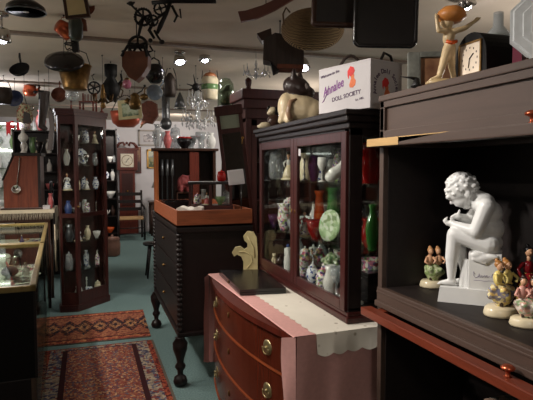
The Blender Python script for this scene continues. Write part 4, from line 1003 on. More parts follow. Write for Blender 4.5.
put(vase(.26, .035, EMERG, neck=.8), 'emerald_vase', 'tall green glass vase behind the round pressed glass plate', 'vase', cab(333, Z2, 1.15))
put(plate(.075, SWIRL, 80), 'pressed_glass_plate', 'round pale green pressed plate standing upright on the middle shelf', 'plate', cab(331, Z2 + .0, 1.065), -PI / 2 + .25)
put(vase(.20, .03, EMERG), 'emerald_bud_vase', 'narrow green glass vase behind the side pane, middle shelf', 'vase', (1.15, 1.97, Z2))
put(vase(.13, .055, RUBYG, neck=.7), 'ruby_squat_vase', 'squat dark red vase behind the narrow green one, middle shelf', 'vase', (1.2, 2.06, Z2))
# floor of the cabinet
put(bottle(.15, .024, WHITE, BLUEG), 'blue_topped_bottle', 'white bottle with a blue stopper on the cabinet floor behind the farther door', 'bottle', cab(288, Z1, 1.06))
put(animal(.07, CREAMG), 'cream_rabbit', 'tiny cream animal nearest the far frame on the cabinet floor', 'ornament', cab(274, Z1, 1.05), FACE)
put(animal(.075, BROWNG), 'brown_dog_ornament', 'tiny brown animal between the cream one and the white bottle', 'ornament', cab(279, Z1, 1.06), FACE + 1)
for i, (px, x, r_, mt, lb) in enumerate(((305, 1.085, .04, BOUQUET, 'pink and white porcelain flower basket beside the door meeting on the cabinet floor'), (320.5, 1.17, .04, BOUQUET, 'mixed porcelain flower basket in the middle of the cabinet floor'), (331, 1.16, .05, spots('green porcelain leaves', [(140, 164, 120), (176, 190, 150), (110, 140, 100), (196, 204, 176)], 80), 'green leafy porcelain basket towards the near end of the cabinet floor'))):
    g = G()
    for k in range(30): a = R.uniform(0, 2 * PI); q_ = R.uniform(0, r_ * .9); g.ball((q_ * math.cos(a), q_ * math.sin(a), .09 + R.uniform(0, .06) * (1 - q_ / r_ * .6)), R.uniform(.010, .018), seg=8)
    put([('basket', G().lathe([(r_ * .6, 0), (r_ * .65, .01), (r_, .09), (r_ * .95, .095), (0, .1)]), CHINA), ('flowers', fused(g, .006, 1), mt)], 'flower_basket', lb, 'ornament', cab(px, Z1, x))
put(teapot(.11, .034, CHINAB), 'blue_teapot', 'blue and white teapot in front of the flower baskets', 'teapot', cab(312.5, Z1, 1.06), PI / 2)
put(jar(.11, .03, CHINA), 'sugar_jar', 'small lidded flowered jar beside the blue and white teapot', 'jar', cab(322, Z1, 1.05))
put(jug(.13, .035, WHITE), 'milk_jug', 'white milk jug by the near door frame on the cabinet floor', 'jug', cab(330, Z1, 1.05), PI / 2)
put(goblet(.14, .03, CLEAR), 'small_goblet', 'small clear goblet nearest the near door frame, cabinet floor', 'glass', cab(336.5, Z1, 1.045))
put(candlestick(.13, .022, MILKG), 'milk_glass_candlestick', 'white glass candlestick behind the side pane on the cabinet floor', 'candlestick', (1.085, 1.965, Z1))
t = thing('black_trinket_box', 'upright black trinket box behind the side pane on the cabinet floor', 'box', (1.155, 1.985, Z1)); part('body', G().span((-.035, -.035, 0), (.035, .035, .11), bev=.004), BLACK, t); part('lid', G().span((-.037, -.037, .11), (.037, .037, .13), bev=.004), BLACK, t)
put(vase(.17, .05, BOUQUET, neck=.9), 'flowered_beaker', 'wide beaker covered with flowers behind the black trinket box', 'vase', (1.21, 2.07, Z1))


WARE = [('white', WHITE), ('clear', CLEAR), ('blue and white', CHINAB), ('flowered', CHINA), ('silver', SILVER), ('pale green', GREENGL), ('cream', CREAMG), ('milk glass', MILKG)]
KINDS = [(vase, 'vase', 'vase', .15, .034), (jug, 'pitcher', 'jug', .13, .032), (goblet, 'footed_glass', 'goblet', .14, .032), (jar, 'covered_jar', 'jar', .14, .035), (bowl, 'small_bowl', 'bowl', .07, .042), (bottle, 'glass_bottle', 'bottle', .15, .024), (candlestick, 'small_candlestick', 'candlestick', .15, .024), (figurine, 'lady_ornament', 'figurine', .14, 0)]
NTH = ['first', 'second', 'third', 'fourth', 'fifth', 'sixth', 'seventh']
def ware(k, w, h, where, loc, rz=0.0, s=1.0):
    f, nm, ca, hh, rr_ = KINDS[k % 8]; cn, mt = WARE[w % 8]; hh = min(hh * R.uniform(.85, 1.15), h)
    put(f(hh, mt) if f is figurine else f(hh, rr_ * s * R.uniform(.9, 1.05), mt), nm, '%s %s, %s' % (cn, ca, where), ca, loc, rz)
shelf_nm = {Z1: 'cabinet floor', Z2: 'middle cabinet shelf', Z3: 'upper cabinet shelf'}
for a, z in enumerate((Z1, Z2, Z3)):
    for i in range(7):
        ware(i * 3 + a * 2 + 1, [1, 0, 1, 3, 4, 1, 7][(i + a * 2) % 7], .19, '%s from near end, back row, %s' % (NTH[i], shelf_nm[z]), (1.275, 2.19 + .115 * i, z), FACE, 1.05)
# ================================================================== IN AND ON THE TRAY AND BLACK CHEST
TZ = 1.1135
q = P(178, 206, 4.1)
t = thing('glass_dish', 'flat dark rimmed glass dish lying in the corner of the orange tray', 'dish', (.70, 4.50, TZ), 0)
part('glass', G().span((-.10, -.12, .0), (.10, .12, .012)), PANEC, t); part('rim', G().span((-.115, -.135, 0), (-.1, .135, .105)).span((.1, -.135, 0), (.115, .135, .105)).span((-.1, .12, 0), (.1, .135, .105)).span((-.1, -.135, 0), (.1, -.12, .105)), BLACK, t)
g = G().sheet(lambda u, v: (-.09 + .18 * u, -.07 + .14 * v, .10 + .012 * math.sin(u * 9) * math.cos(v * 7)), 14, 10).sheet(lambda u, v: (-.09 + .18 * u, -.07, .10 * v + .012 * math.sin(u * 9) * v), 14, 4).sheet(lambda u, v: (.09, -.07 + .14 * u, .10 * v), 8, 4).sheet(lambda u, v: (-.09, -.07 + .14 * u, .10 * v), 8, 4).sheet(lambda u, v: (-.09 + .18 * u, .07, .10 * v), 8, 4)
solo('folded_linen', g, plain('white linen', (216, 208, 198), .9), 'crumpled white linen heaped in the orange tray before the small glass case', 'cloth', (.68, 3.72, TZ), FACE)
q = P(237, 178, 3.75)
t = thing('small_photograph', 'little pale framed photograph on a thin stand before the tilted mirror', 'picture', (1.035, 3.62, TZ), FACE + .2)
part('stand', G().tube([(0, .03, 0), (0, .005, .27)], .005, 6), BLACK, t)
part('frame', G().span((-.06, -.004, .27), (.06, .006, .38), RX(-8) @ RY(-6), .004), WCARD, t); part('print', G().span((-.05, -.007, .28), (.05, -.004, .37), RX(-8) @ RY(-6)), PV[4], t)
vz = [(P(205, 205, 3.9), 'white china cup', 'small white cup inside the glass case on the tray'), (P(225, 205, 3.95), 'x', 'small green glass bowl inside the glass case on the tray')]
vl = Vector((.862, 3.86, 0))
def invit(x, y): c, s_ = math.cos(FACE + rad(4)), math.sin(FACE + rad(4)); return (vl.x + x * c - y * s_, vl.y + x * s_ + y * c, 1.2245)
put(figurine(.10, PINK, WHITE), 'pink_doll', 'tiny pink figurine inside the dark framed glass case', 'figurine', invit(-.03, -.03), FACE)
put(bowl(.06, .04, GREENGL), 'small_green_bowl', 'small green glass bowl inside the dark framed glass case', 'bowl', invit(.07, -.02))
put(jar(.09, .03, CHINA), 'china_pot', 'flowered lidded pot inside the dark framed glass case', 'jar', invit(-.10, .0))
put(jar(.11, .032, CLEAR), 'clear_pot', 'clear lidded pot in the back corner inside the dark framed glass case', 'jar', invit(.115, .045))
# on the vitrine lid
q = invit(.02, 0)
put(jar(.09, .034, REDG), 'red_covered_dish', 'red covered dish on the lid of the dark framed glass case', 'dish', (invit(.08, .02)[0], invit(.08, .02)[1], 1.1135 + .2855))
# pig on the hutch shelf
def pig(h):
    g = G().ball((0, 0, h * .5), (h * .38, h * .5, h * .42)).ball((0, -h * .45, h * .62), (h * .28, h * .26, h * .28)).tube([(0, -h * .6, h * .58), (0, -h * .78, h * .56)], [h * .13, h * .14], 10)
    for q in (-1, 1):
        g.lathe([(h * .1, 0), (0, h * .2)], T(q * h * .16, -h * .42, h * .82) @ RY(q * 25), 8)
        for y in (-.28, .3): g.tube([(q * h * .2, y * h, h * .3), (q * h * .2, y * h, 0)], [h * .12, h * .1], 8)
    return [('body', fused(g, h * .04, 2), PINK)]
HX = lambda x, y, z: (1.08 + x * math.cos(rad(-6)) - y * math.sin(rad(-6)), 6.3 + x * math.sin(rad(-6)) + y * math.cos(rad(-6)), z)
put(pig(.22), 'pink_pig', 'big pink china pig on a shelf of the open brown hutch', 'ornament', HX(-.003, -.015, 1.216), .1)
put(jug(.2, .05, PEWTER), 'tankard', 'pewter tankard on the hutch floor behind the tall pewter rods', 'jug', HX(-.22, .06, .901), .4)
put(vase(.34, .07, WHITE, neck=.4), 'white_vase', 'tall white vase in the end bay of the hutch', 'vase', HX(.23, 0, .901))
g = G()
for k in range(3): g.tube([(-.03 + k * .03, 0, .0), (-.03 + k * .03, .01, .35), (-.045 + k * .045, .0, .62)], [.012, .01, .016], 8)
for k in range(3):
    g_ = G().tube([(0, 0, 0), (0, 0, .50), (0, 0, .52), (0, 0, .70)], [.012, .01, .022, .018], 8)
    solo('pewter_rod', g_, PEWTER, ['tall pewter rod nearest the orange post in the hutch', 'middle one of the three tall pewter rods in the hutch', 'tall pewter rod nearest the pink pig in the hutch'][k], 'rod', HX(-.27 + k * .06, -.12, .9005), 0)
# glassware heaped on the hutch top
HT = 1.7305
put(bowl(.12, .10, BLACK), 'black_fruit_bowl', 'black fruit bowl on the hutch top', 'bowl', HX(.0, -.09, HT))
g = G()
for k in range(7):
    a = k * 2 * PI / 7
    solo('red_apple', G().lathe([(0, .006), (.018, 0), (.03, .02), (.031, .035), (.018, .05), (0, .044)], None, 12), REDG, 'red apple in the black fruit bowl on the hutch top', 'fruit', HX(.055 * math.cos(a), -.09 + .055 * math.sin(a), HT + .09), 0, 1, 'red apples in the black bowl')
put(goblet(.2, .07, CLEAR), 'glass_compote', 'large clear footed compote beside the black fruit bowl on the hutch top', 'glass', HX(.195, -.08, HT))
put(vase(.2, .06, MILKG), 'milk_glass_vase', 'white milk glass vase at the far corner of the hutch top beside the tilted mirror', 'vase', HX(.335, .06, HT))
put(vase(.28, .06, CLEAR, neck=.6), 'clear_vase', 'clear glass vase over the orange hutch post', 'vase', HX(-.31, -.12, HT))
put(vase(.2, .05, PINK, neck=.5), 'pink_vase', 'small pink vase beside the clear one over the hutch post', 'vase', HX(-.2, -.15, HT))
put(jar(.3, .07, CLEAR), 'apothecary_jar', 'tall clear lidded jar at the back of the hutch top', 'jar', HX(-.1, .06, HT))
put(bowl(.14, .085, CLEAR), 'punch_bowl', 'clear punch bowl at the back of the hutch top behind the fruit bowl', 'bowl', HX(.08, .11, HT))

# on the tall cabinet top and next to it
def P_on(px, z, y): q = ony(px, 100, y); return (q.x, q.y, z)
# ================================================================== CURIO CONTENTS
def incu(px, z, t=.5):
    """a point on a curio shelf behind the pane at photo column px"""
    a, b = (P0, Pb) if px > 77 else (Pa, P0)
    r = ray(px, 200); d = Vector((r.x, r.y)); e = b - a; nrm = Vector((-e.y, e.x)).normalized()
    k = a.dot(nrm) / d.dot(nrm); q = d * k; q = q + nrm * (.06 + .1 * t) 
    return (q.x, q.y, z)
CZ = [.131, .4275, .7275, 1.0075, 1.2675, 1.5275, 1.7675]
cs = [
 (vase(.17, .035, WHITE), 66, 5, .2, 'white slim vase on the fifth curio shelf behind the narrow pane', 'white_slim_vase', 'vase'),
 (figurine(.19, CHINAB, WHITE), 66, 4, .2, 'pale blue lady figurine behind the narrow curio pane below the white slim vase', 'blue_lady_figurine', 'figurine'),
 (vase(.15, .04, BLUEG), 66.5, 3, .2, 'blue vase behind the narrow curio pane at the middle rail', 'blue_vase', 'vase'),
 (jug(.18, .045, PEWTER), 67, 2, .2, 'pewter jug low behind the narrow curio pane', 'pewter_jug', 'jug'),
 (jar(.2, .04, CLEAR), 66, 1, .2, 'clear lidded jar low in the curio behind the narrow pane', 'lidded_glass_jar', 'jar'),
]
for pr, px, k, t_, lb, nm, ca in cs: put(pr, nm, lb, ca, incu(px, CZ[k], t_), FACE)

def onshelf(t, dp):
    q = P0 + (Pb - P0) * t + Vector((-.745, .667)) * dp; return q.x, q.y
lev = ['floor', 'lowest', 'second lowest', 'middle', 'second highest', 'highest', 'topmost']
for k in range(7):
    if k == 5: 
        x_, y_ = onshelf(.5, .14); put(plate(.085, CHINAB, 80), 'propped_plate', 'blue and white plate propped in the back row high in the curio cabinet', 'plate', (x_, y_, CZ[k]), rad(48))
    for i in range(3):
        mk_ = [0, 2, 4, 1, 3, 6, 7, 5][(k * 3 + i * 2) % 8]
        x_, y_ = onshelf(.2 + .3 * i, .075); ware(mk_, [0, 4, 2, 1, 6, 3][(k + i * 2) % 6], .18, '%s from narrow pane, front row, %s' % (NTH[i], 'curio floor' if k == 0 else lev[k] + ' curio shelf'), (x_, y_, CZ[k]), rad(48))
        if k not in (5,) and not (i == 0):
            x_, y_ = onshelf(.05 + .3 * i, .168); ware(mk_ + 3, [1, 0, 7, 4, 2, 1][(k * 2 + i) % 6], .19, '%s from narrow pane, back row, %s' % (NTH[i], 'curio floor' if k == 0 else lev[k] + ' curio shelf'), (x_, y_, CZ[k]), rad(48))
# on top of the curio: little chair and candlesticks
c_ = cen + off
t = thing('doll_chair', 'small brown spindle doll chair on top of the curio cabinet', 'doll chair', (c_.x + .06, c_.y - .04, 2.1055), FACE)
part('seat', G().span((-.08, -.06, .09), (.08, .06, .105)), W_red, t)
for sx in (-1, 1):
    for sy in (-1, 1): part('leg', G().tube([(sx * .07, sy * .05, 0), (sx * .07, sy * .05, .2 if sy > 0 else .1)], [.011, .008], 8), W_red, t)
g = G()
for k in range(4): g.tube([(-.05 + k * .033, .05, .1), (-.05 + k * .033, .055, .19)], .006, 6)
part('back_spindles', g, W_red, t)
for i, (dx, lb) in enumerate(((-.11, 'turned brown wooden candlestick beside the doll chair on the curio'), (.2, 'second turned brown candlestick at the far edge of the curio top'))):
    put(candlestick(.17, .03, W_red), 'turned_candlestick', lb, 'candlestick', (c_.x + dx, c_.y - .01 + dx * .45, 2.1055))

# ================================================================== CHINA SHELF
ch_it = [(bowl(.10, .05, WHITE), .045, 4, 'white bowl on the top ledge of the dark china shelf', 'serving_bowl', 'bowl'), (jug(.15, .04, CHINA), -.06, 4, 'flowered jug beside the white bowl on the top ledge', 'flowered_jug', 'jug'), (jar(.13, .024, CLEAR), .112, 4, 'small glass jar at the end of the top ledge of the china shelf', 'ledge_jar', 'jar'),
 (vase(.2, .04, WHITE), .085, 3, 'white vase on the second ledge of the dark china shelf', 'ledge_vase', 'vase'), (plate(.08, CHINAB), -.055, 3, 'blue patterned plate leaning on the second ledge of the china shelf', 'ledge_plate', 'plate'),
 (bowl(.12, .09, WHITE), .04, 2, 'deep white bowl on the middle ledge of the china shelf', 'deep_bowl', 'bowl'), (teapot(.15, .05, WHITE), -.05, 1, 'white teapot low on the dark china shelf', 'low_teapot', 'teapot'), (vase(.18, .05, BROWNG), .08, 1, 'brown vase beside the low white teapot', 'low_brown_vase', 'vase'), (bowl(.1, .08, ORANGEG), .02, 0, 'brown orange bowl on the lowest ledge of the china shelf', 'lowest_bowl', 'bowl')]
for i, (pr, dx, k, lb, nm, ca) in enumerate(ch_it):
    y = 9.56 if nm not in ('ledge_plate',) else 9.60
    put(pr, nm, lb, ca, (.29 + dx, y + (.03 if i % 2 else -.02), SUZ[k] + .0005))
t = thing('table_lamp', 'pale table lamp on the small dark table beyond the hutch', 'lamp', (1.45, 11.85, .7605)); part('base', G().lathe([(.08, 0), (.07, .02), (.025, .05), (.05, .15), (.02, .25), (.01, .36), (0, .36)]), WHITE, t); part('shade', G().lathe([(.16, .3), (.08, .5), (.075, .5), (.155, .3)]), plain('grey shade', (180, 176, 166), .8), t)
put(bowl(.1, .12, GREENG), 'green_bowl', 'green bowl beside the pale table lamp', 'bowl', (1.70, 11.8, .7605))
t = thing('stoneware_crock', 'brown stoneware crock on the floor before the dark china shelf', 'crock', (.33, 9.2, 0)); part('body', G().lathe([(.1, 0), (.13, .03), (.14, .2), (.12, .28), (.13, .3), (.11, .3), (0, .05)]), plain('brown stoneware', (110, 76, 62), .5), t); part('lid', G().lathe([(.125, .3), (.11, .32), (.02, .335), (.025, .36), (0, .37)]), plain('brown stoneware', (0, 0, 0)), t)

# more glass on the hutch top
for i, (x_, y_, f_, h_, r_) in enumerate(((-.24, .05, goblet, .2, .04), (-.34, .12, goblet, .22, .03), (.22, .12, jar, .2, .04), (.11, .0, goblet, .16, .035), (-.12, -.14, goblet, .15, .035), (.28, -.13, candlestick, .2, .03))):
    put(f_(h_, r_, CLEAR), ['tall_goblet', 'tall_goblet', 'covered_jar', 'small_goblet', 'small_goblet', 'glass_candlestick'][i], ['tall clear goblet behind the pink vase on the hutch top', 'tall clear goblet at the back corner over the orange hutch post', 'clear covered jar behind the compote on the hutch top', 'small clear goblet between fruit bowl and compote on the hutch top', 'small clear goblet between pink vase and fruit bowl on the hutch top', 'clear glass candlestick at the mirror end of the hutch top'][i], 'glass' if i < 5 else 'candlestick', HX(x_, y_, HT))
q = ony(116.3, 138, 12.497)
put([('plate', G().lathe([(0, 0), (.06, .002), (.1, .016), (.1, .02), (.06, .008), (0, .006)], RX(90) @ SC(.75, 1.35, 1), 24), CHINAB), ('hanging_wire', G().tube([(0, -.004, .13), (0, -.002, .2)], .003, 5), IRON)], 'wall_hanging_plate', 'blue and white oval plate hung on the white wall beside the longcase clock', 'plate', (q.x, 12.495, q.z), 0)
# dark open shelf of bric-a-brac behind the fringed table
ds = thing('bric_shelf', 'dark open shelf of pink and white ware behind the fringed table and curio', 'shelf', (-.62, 7.7, 0)); w, d = .34, .14
part('carcass', G().span((-w, -d, 0), (-w + .02, d, 2.0)).span((w - .02, -d, 0), (w, d, 2.0)).span((-w, d - .015, 0), (w, d, 2.0)).span((-w, -d, 1.98), (w, d, 2.0)), W_ebony, ds)
DZ = (.95, 1.2, 1.45, 1.7)
for z in DZ: part('shelf', G().span((-w + .02, -d, z - .015), (w - .02, d - .015, z)), W_ebony, ds)
pk = [PINK, WHITE, CHINA, WHITE, CREAMG, PINK, CLEAR, WHITE]; pn = ['pink', 'white', 'flowered', 'white', 'cream', 'pink', 'clear', 'white']
for a, z in enumerate(DZ):
    for i in range(4):
        f, nm, ca, hh, rr_ = KINDS[(i * 3 + a) % 6]; j = (i * 3 + a * 2) % 8
        put(f(hh * 1.25, rr_ * 1.35, pk[j]), nm, '%s %s, %s from the curio end, %s ledge of the dark bric-a-brac shelf' % (pn[j], ca, NTH[i], ['lowest', 'second', 'third', 'top'][a]), ca, (-.62 + .25 - i * .155, 7.68, z + .0005), R.uniform(-.6, .6))
for i in range(3):
    put([oil_lamp(.3, .06, BRASSD, MILKG), vase(.28, .07, PINK), jar(.26, .07, CHINA)][i], ['brass_lamp', 'tall_pink_vase', 'ginger_jar'][i], ['brass lamp with milk glass shade on top of the dark bric-a-brac shelf', 'tall pink vase on top of the dark bric-a-brac shelf', 'flowered covered jar on top of the dark bric-a-brac shelf'][i], ['lamp', 'vase', 'jar'][i], (-.62 + .2 - i * .2, 7.7, 2.0005))

for a, z in enumerate((1.2125, 1.5625, .8505)):
    for i in range(4):
        ware([1, 3, 0, 4, 5, 2, 7, 3][(a * 3 + i) % 8], [3, 0, 4, 2, 7, 0, 6][(a * 2 + i) % 7], .2, '%s from hutch side, %s of the tall red brown cabinet' % (NTH[i], ['lower ledge', 'upper ledge', 'floor behind glass'][a]), (1.37 + .14 * i, 4.50, z), 0)

# front rows of the display cabinet, filled in between the larger pieces
fill = {Z1: [2.62, 2.72, 2.82, 2.91], Z2: [2.18, 2.30, 2.56, 2.67, 2.87], Z3: [2.12, 2.40, 2.60, 2.70, 2.80]}
for a, z in enumerate((Z1, Z2, Z3)):
    for i, y in enumerate(fill[z]):
        ware([4, 7, 3, 0, 5][(i + a) % 5], [0, 3, 1, 2, 7, 6, 1][(i * 2 + a * 3) % 7], .18, '%s slim piece from near end, middle row, %s' % (NTH[i], shelf_nm[z]), (1.195, y, z), FACE - .6, .9)
for a, z in enumerate((Z1, Z2, Z3)):
    for i, y in enumerate(((2.03, 2.79), (2.06, 2.72), (2.33, 2.55))[a]):
        ware([6, 2, 6, 4, 2, 6][(a * 2 + i)], [1, 0, 3, 1, 0, 4][(a * 2 + i)], .12, 'in the front row of the %s, %s' % (shelf_nm[z], ['towards the near end', 'towards the far end'][i]), (1.075, y, z), FACE, .75)

# ================================================================== HANGING FROM THE CEILING
def hang(parts, name, label, cat, loc, top=0.0, hx=0.0, hy=0.0, rz=FACE, s=1.0, wire=.0022, wm=None):
    t = thing(name, label, cat, loc, rz)
    for q in parts:
        p = part(q[0], q[1], q[2], t)
        for w in (q[3] if len(q) > 3 else ()): part(w[0], w[1], w[2], p)
    part('hanging_wire', G().tube([(hx, hy, top), (hx, hy, CEIL - loc[2])], wire, 6).ball((hx, hy, CEIL - loc[2] - .004), .008, seg=8), wm or IRON, t)
    return t
class Px:
    """sizes read off the survey at one distance: local x right, z up"""
    def __init__(s, px, py, d): s.o = P(px, py, d); s.px, s.py, s.k = px, py, m(d)
    def __call__(s, px, py, w=0.0): return ((px - s.px) * s.k, w * s.k, (s.py - py) * s.k)
    def poly(s, pts): return [((x - s.px) * s.k, (s.py - y) * s.k) for x, y in pts]
# upper left group
x = Px(26, 12, 3.0)
hang([('shade', G().lathe([(19 * x.k, 0), (18 * x.k, 5 * x.k), (11 * x.k, 10 * x.k), (3 * x.k, 13 * x.k), (2.6 * x.k, 13 * x.k), (10.4 * x.k, 9.4 * x.k), (17.4 * x.k, 4.4 * x.k), (18.4 * x.k, 0)]), BLACK), ('rim', G().ring((0, 0, 0), 19 * x.k, .004, None, 28), PEWTER), ('bulb', G().ball((0, 0, 4 * x.k), 5 * x.k, seg=12), MILKG)], 'pendant_shade', 'black pendant lamp shade with a pewter rim hanging at the ceiling nearest the counter case', 'lamp', x.o, 13 * x.k)
x = Px(20, 70, 5.0)
hang([('pan', G().lathe([(0, -.012), (8.4 * x.k, -.012), (9.8 * x.k, .018), (9.3 * x.k, .018), (8 * x.k, -.006), (0, -.006)], RX(48), 24), BLACKM), ('handle', G().tube([x(20, 63, 2), x(20, 57), x(20, 52)], [.010, .011, .008], 8), IRON)], 'hanging_skillet', 'round black skillet hanging alone by its handle below the ceiling', 'pan', x.o, 17 * x.k)
x = Px(76, 8, 3.3)
hang([('frame', G().prism(x.poly([(63, -4), (87, -5), (90, 17), (66, 19)]), -.012, .012, RX(90)), W_walnut), ('panel', G().prism(x.poly([(67, -1), (84, -2), (87, 14), (69, 16)]), .0121, .016, RX(90)), PAPER)], 'hanging_plaque', 'parchment coloured plaque in a dark wooden frame hanging above the copper lamp', 'plaque', x.o, 11 * x.k)
x = Px(89, 11, 3.55)
hang([('bowl', G().lathe([(0, 0), (5 * x.k, .004), (7.4 * x.k, .03), (6.8 * x.k, .03), (4 * x.k, .01), (0, .008)], RX(70), 20), RUST)], 'hanging_wooden_bowl', 'round brown wooden bowl hanging edge on beside the parchment plaque', 'bowl', x.o, .02)
x = Px(64, 29, 3.75)
hang([('can', G().lathe([(8.6 * x.k, -.05), (9 * x.k, -.045), (6.5 * x.k, .05), (5 * x.k, .055), (0, .055)], RX(62) @ RY(-38), 20), COPPER), ('face', G().lathe([(0, 0), (8.2 * x.k, 0), (8.2 * x.k, .002), (0, .003)], RX(62) @ RY(-38) @ T(0, 0, -.051), 20), CREAMG), ('bail', G().tube([x(60, 24), x(62, 18), x(68, 17), x(70, 23)], .003, 6), COPPER)], 'hanging_copper_lamp', 'copper reflector lamp with a pale face hanging tilted over the black bowl', 'lamp', x.o, 11 * x.k)
x = Px(76, 40, 3.65)
hang([('body', G().lathe([(4.5 * x.k, 0), (6.8 * x.k, 3 * x.k), (7 * x.k, 16 * x.k), (5 * x.k, 22 * x.k), (2.5 * x.k, 24 * x.k), (0, 25 * x.k)], None, 16), plain('dark green tin', (50, 58, 50), .4)), ('neck', G().lathe([(2.4 * x.k, 24 * x.k), (2.4 * x.k, 28 * x.k), (0, 28 * x.k)], None, 10), BRASSD)], 'hanging_green_canteen', 'dark green tin canteen hanging beside the copper lamp', 'canteen', x.o, 28 * x.k)
x = Px(83, 26, 3.8)
hang([('board', G().prism(x.poly([(79, 17), (86, 20), (87, 31), (82, 31), (83, 26), (79, 27)]), -.01, .01, RX(90)), RUST)], 'hanging_bracket', 'small rust brown wooden bracket hanging behind the green canteen', 'bracket', x.o, 5 * x.k)
x = Px(72, 46, 3.95)
hang([('sheave', G().ring(x(70, 44), 5 * x.k, .006, RX(0), 16), IRON), ('hooks', G().tube([x(75, 40), x(77, 46), x(75, 53), x(72, 50)], .006, 6).tube([x(67, 40), x(65, 46), x(67, 50), x(70, 48)], .005, 6), IRON), ('block', G().prism(x.poly([(71, 38), (78, 38), (79, 52), (73, 52)]), -.015, .015, RX(90)), IRON)], 'hanging_iron_block', 'black iron hook block hanging between the green canteen and black bowl', 'tool', x.o, 8 * x.k, hx=3 * x.k)
x = Px(64, 59, 4.2)
hang([('bowl', G().lathe([(0, .03), (10 * x.k, .026), (18 * x.k, -.004), (19.2 * x.k, -.03), (18.4 * x.k, -.03), (17 * x.k, -.004), (9 * x.k, .018), (0, .02)], RX(38) @ RY(8), 28), BLACK)], 'hanging_black_bowl', 'wide shiny black bowl hanging mouth down over the brass bucket', 'bowl', x.o, .02)
x = Px(75, 90, 4.4)
g = G().lathe([(11 * x.k, 0), (11.5 * x.k, 2 * x.k), (16 * x.k, 24 * x.k), (15.2 * x.k, 24 * x.k), (10.5 * x.k, 2.5 * x.k), (0, 2 * x.k)], None, 22)
hang([('pail', g, BRASSD), ('rim', G().ring((0, 0, 24 * x.k), 16 * x.k, .006, None, 24), BRASS), ('bail', G().tube([(-16 * x.k, 0, 23 * x.k), (-12 * x.k, 0, 36 * x.k), (0, 0, 41 * x.k), (12 * x.k, 0, 36 * x.k), (16 * x.k, 0, 23 * x.k)], .004, 6), IRON)], 'hanging_brass_bucket', 'tapered dark brass bucket hanging beneath the shiny black bowl', 'bucket', x.o, 41 * x.k)
x = Px(72, 101, 4.7)
hang([('globe', G().lathe([(2 * x.k, 0), (6 * x.k, 3 * x.k), (6.5 * x.k, 7 * x.k), (4 * x.k, 11 * x.k), (3.6 * x.k, 13 * x.k), (3 * x.k, 13 * x.k), (3.4 * x.k, 11 * x.k), (5.8 * x.k, 7 * x.k), (0, 1 * x.k)], None, 16), CLEAR), ('cap', G().lathe([(4 * x.k, 12 * x.k), (3 * x.k, 15 * x.k), (0, 16 * x.k)], None, 12), PEWTER)], 'hanging_glass_globe', 'clear glass globe hanging just below the brass bucket', 'globe', x.o, 16 * x.k)

# cast iron machine
x = Px(165, 12, 3.25)
def gear(c, r, n, w=.008, spokes=5):
    g = G().ring((0, 0, 0), r, w, RX(90), 28, 6)
    for k in range(n): a = 2 * PI * k / n; g.box((0, 0, 0), (.007, .012, .007), T(r * 1.1 * math.cos(a), 0, r * 1.1 * math.sin(a)) @ RY(-math.degrees(a)))
    for k in range(spokes): a = 2 * PI * k / spokes + .3; g.tube([(0, 0, 0), (r * math.cos(a), 0, r * math.sin(a))], w * .8, 6)
    g.tube([(0, -.02, 0), (0, .02, 0)], w * 1.7, 8)
    o = G(); o.add(g.v, g.f, True, T(*c)); return o
im = hang([('bar', G().tube([x(152, 3), x(175, 1), x(212, 1.5), x(216, 1)], [.012, .016, .014, .017], 8), IRON),
  ('gear', gear(x(143, 17), 8 * x.k, 22), IRON), ('gear', gear(x(153, 21, -2), 5 * x.k, 14, .006, 4), IRON), ('gear', gear(x(160, 8, 2), 6 * x.k, 16, .006, 4), IRON),
  ('crank', G().tube([x(143, 17, -3), x(136, 10, -4), x(132, 6, -4)], .007, 6).ball(x(132, 5, -4), (.02, .012, .014)).tube([x(128, 5, -4), x(136, 4, -4)], .006, 6), IRON),
  ('frame', G().tube([x(170, 3), x(166, 14), x(160, 26), x(157, 33)], [.014, .013, .016, .01], 8).tube([x(143, 17), x(140, 28), x(138, 36)], [.012, .011, .009], 8).tube([x(153, 22), x(149, 30), x(154, 38)], [.011, .012, .008], 8).tube([x(172, 6), x(177, 16), x(174, 22)], [.010, .009, .007], 6).tube([x(143, 17), x(153, 21), x(166, 12)], .009, 6), IRON),
  ('clamp', G().tube([x(154, 30), x(158, 37), x(161, 41)], [.008, .008, .007], 6).ball(x(161.5, 41.5), (.018, .012, .015)).tube([x(176, 14), x(181, 18), x(180, 9)], .006, 6).ball(x(150, 40), .014), IRON)],
  'hanging_iron_machine', 'black cast iron geared kitchen machine with a crank hanging from the ceiling', 'machine', x.o, 10 * x.k, hx=10 * x.k, wire=.005)
x = Px(137, 66, 3.6)
g = G().prism(x.poly([(124, 56), (127, 53), (146, 53), (150, 57), (149, 68), (143, 77), (137, 82), (130, 78), (124, 68)]), -.05, .05, RX(90))
hang([('shell', g, plain('old brown wood block', (112, 68, 48), .5, 0, .25, 14)), ('strap', G().tube([x(124, 58, -8), x(129, 47, -4), x(145, 47, -4), x(149, 58, -8)], .011, 6).tube([x(124, 58, 8), x(129, 47, 4), x(145, 47, 4), x(149, 58, 8)], .011, 6), IRON), ('wheel', gear(x(138, 46), 9 * x.k, 0, .011, 5), IRON), ('hook', G().tube([x(150, 46), x(153, 51), x(149, 52)], .007, 6).tube([x(126, 50), x(122, 52)], .007, 6), IRON)], 'hanging_pulley_block', 'big brown wooden pulley block with an iron wheel hanging under the iron machine', 'pulley', x.o, 28 * x.k, wire=.004)
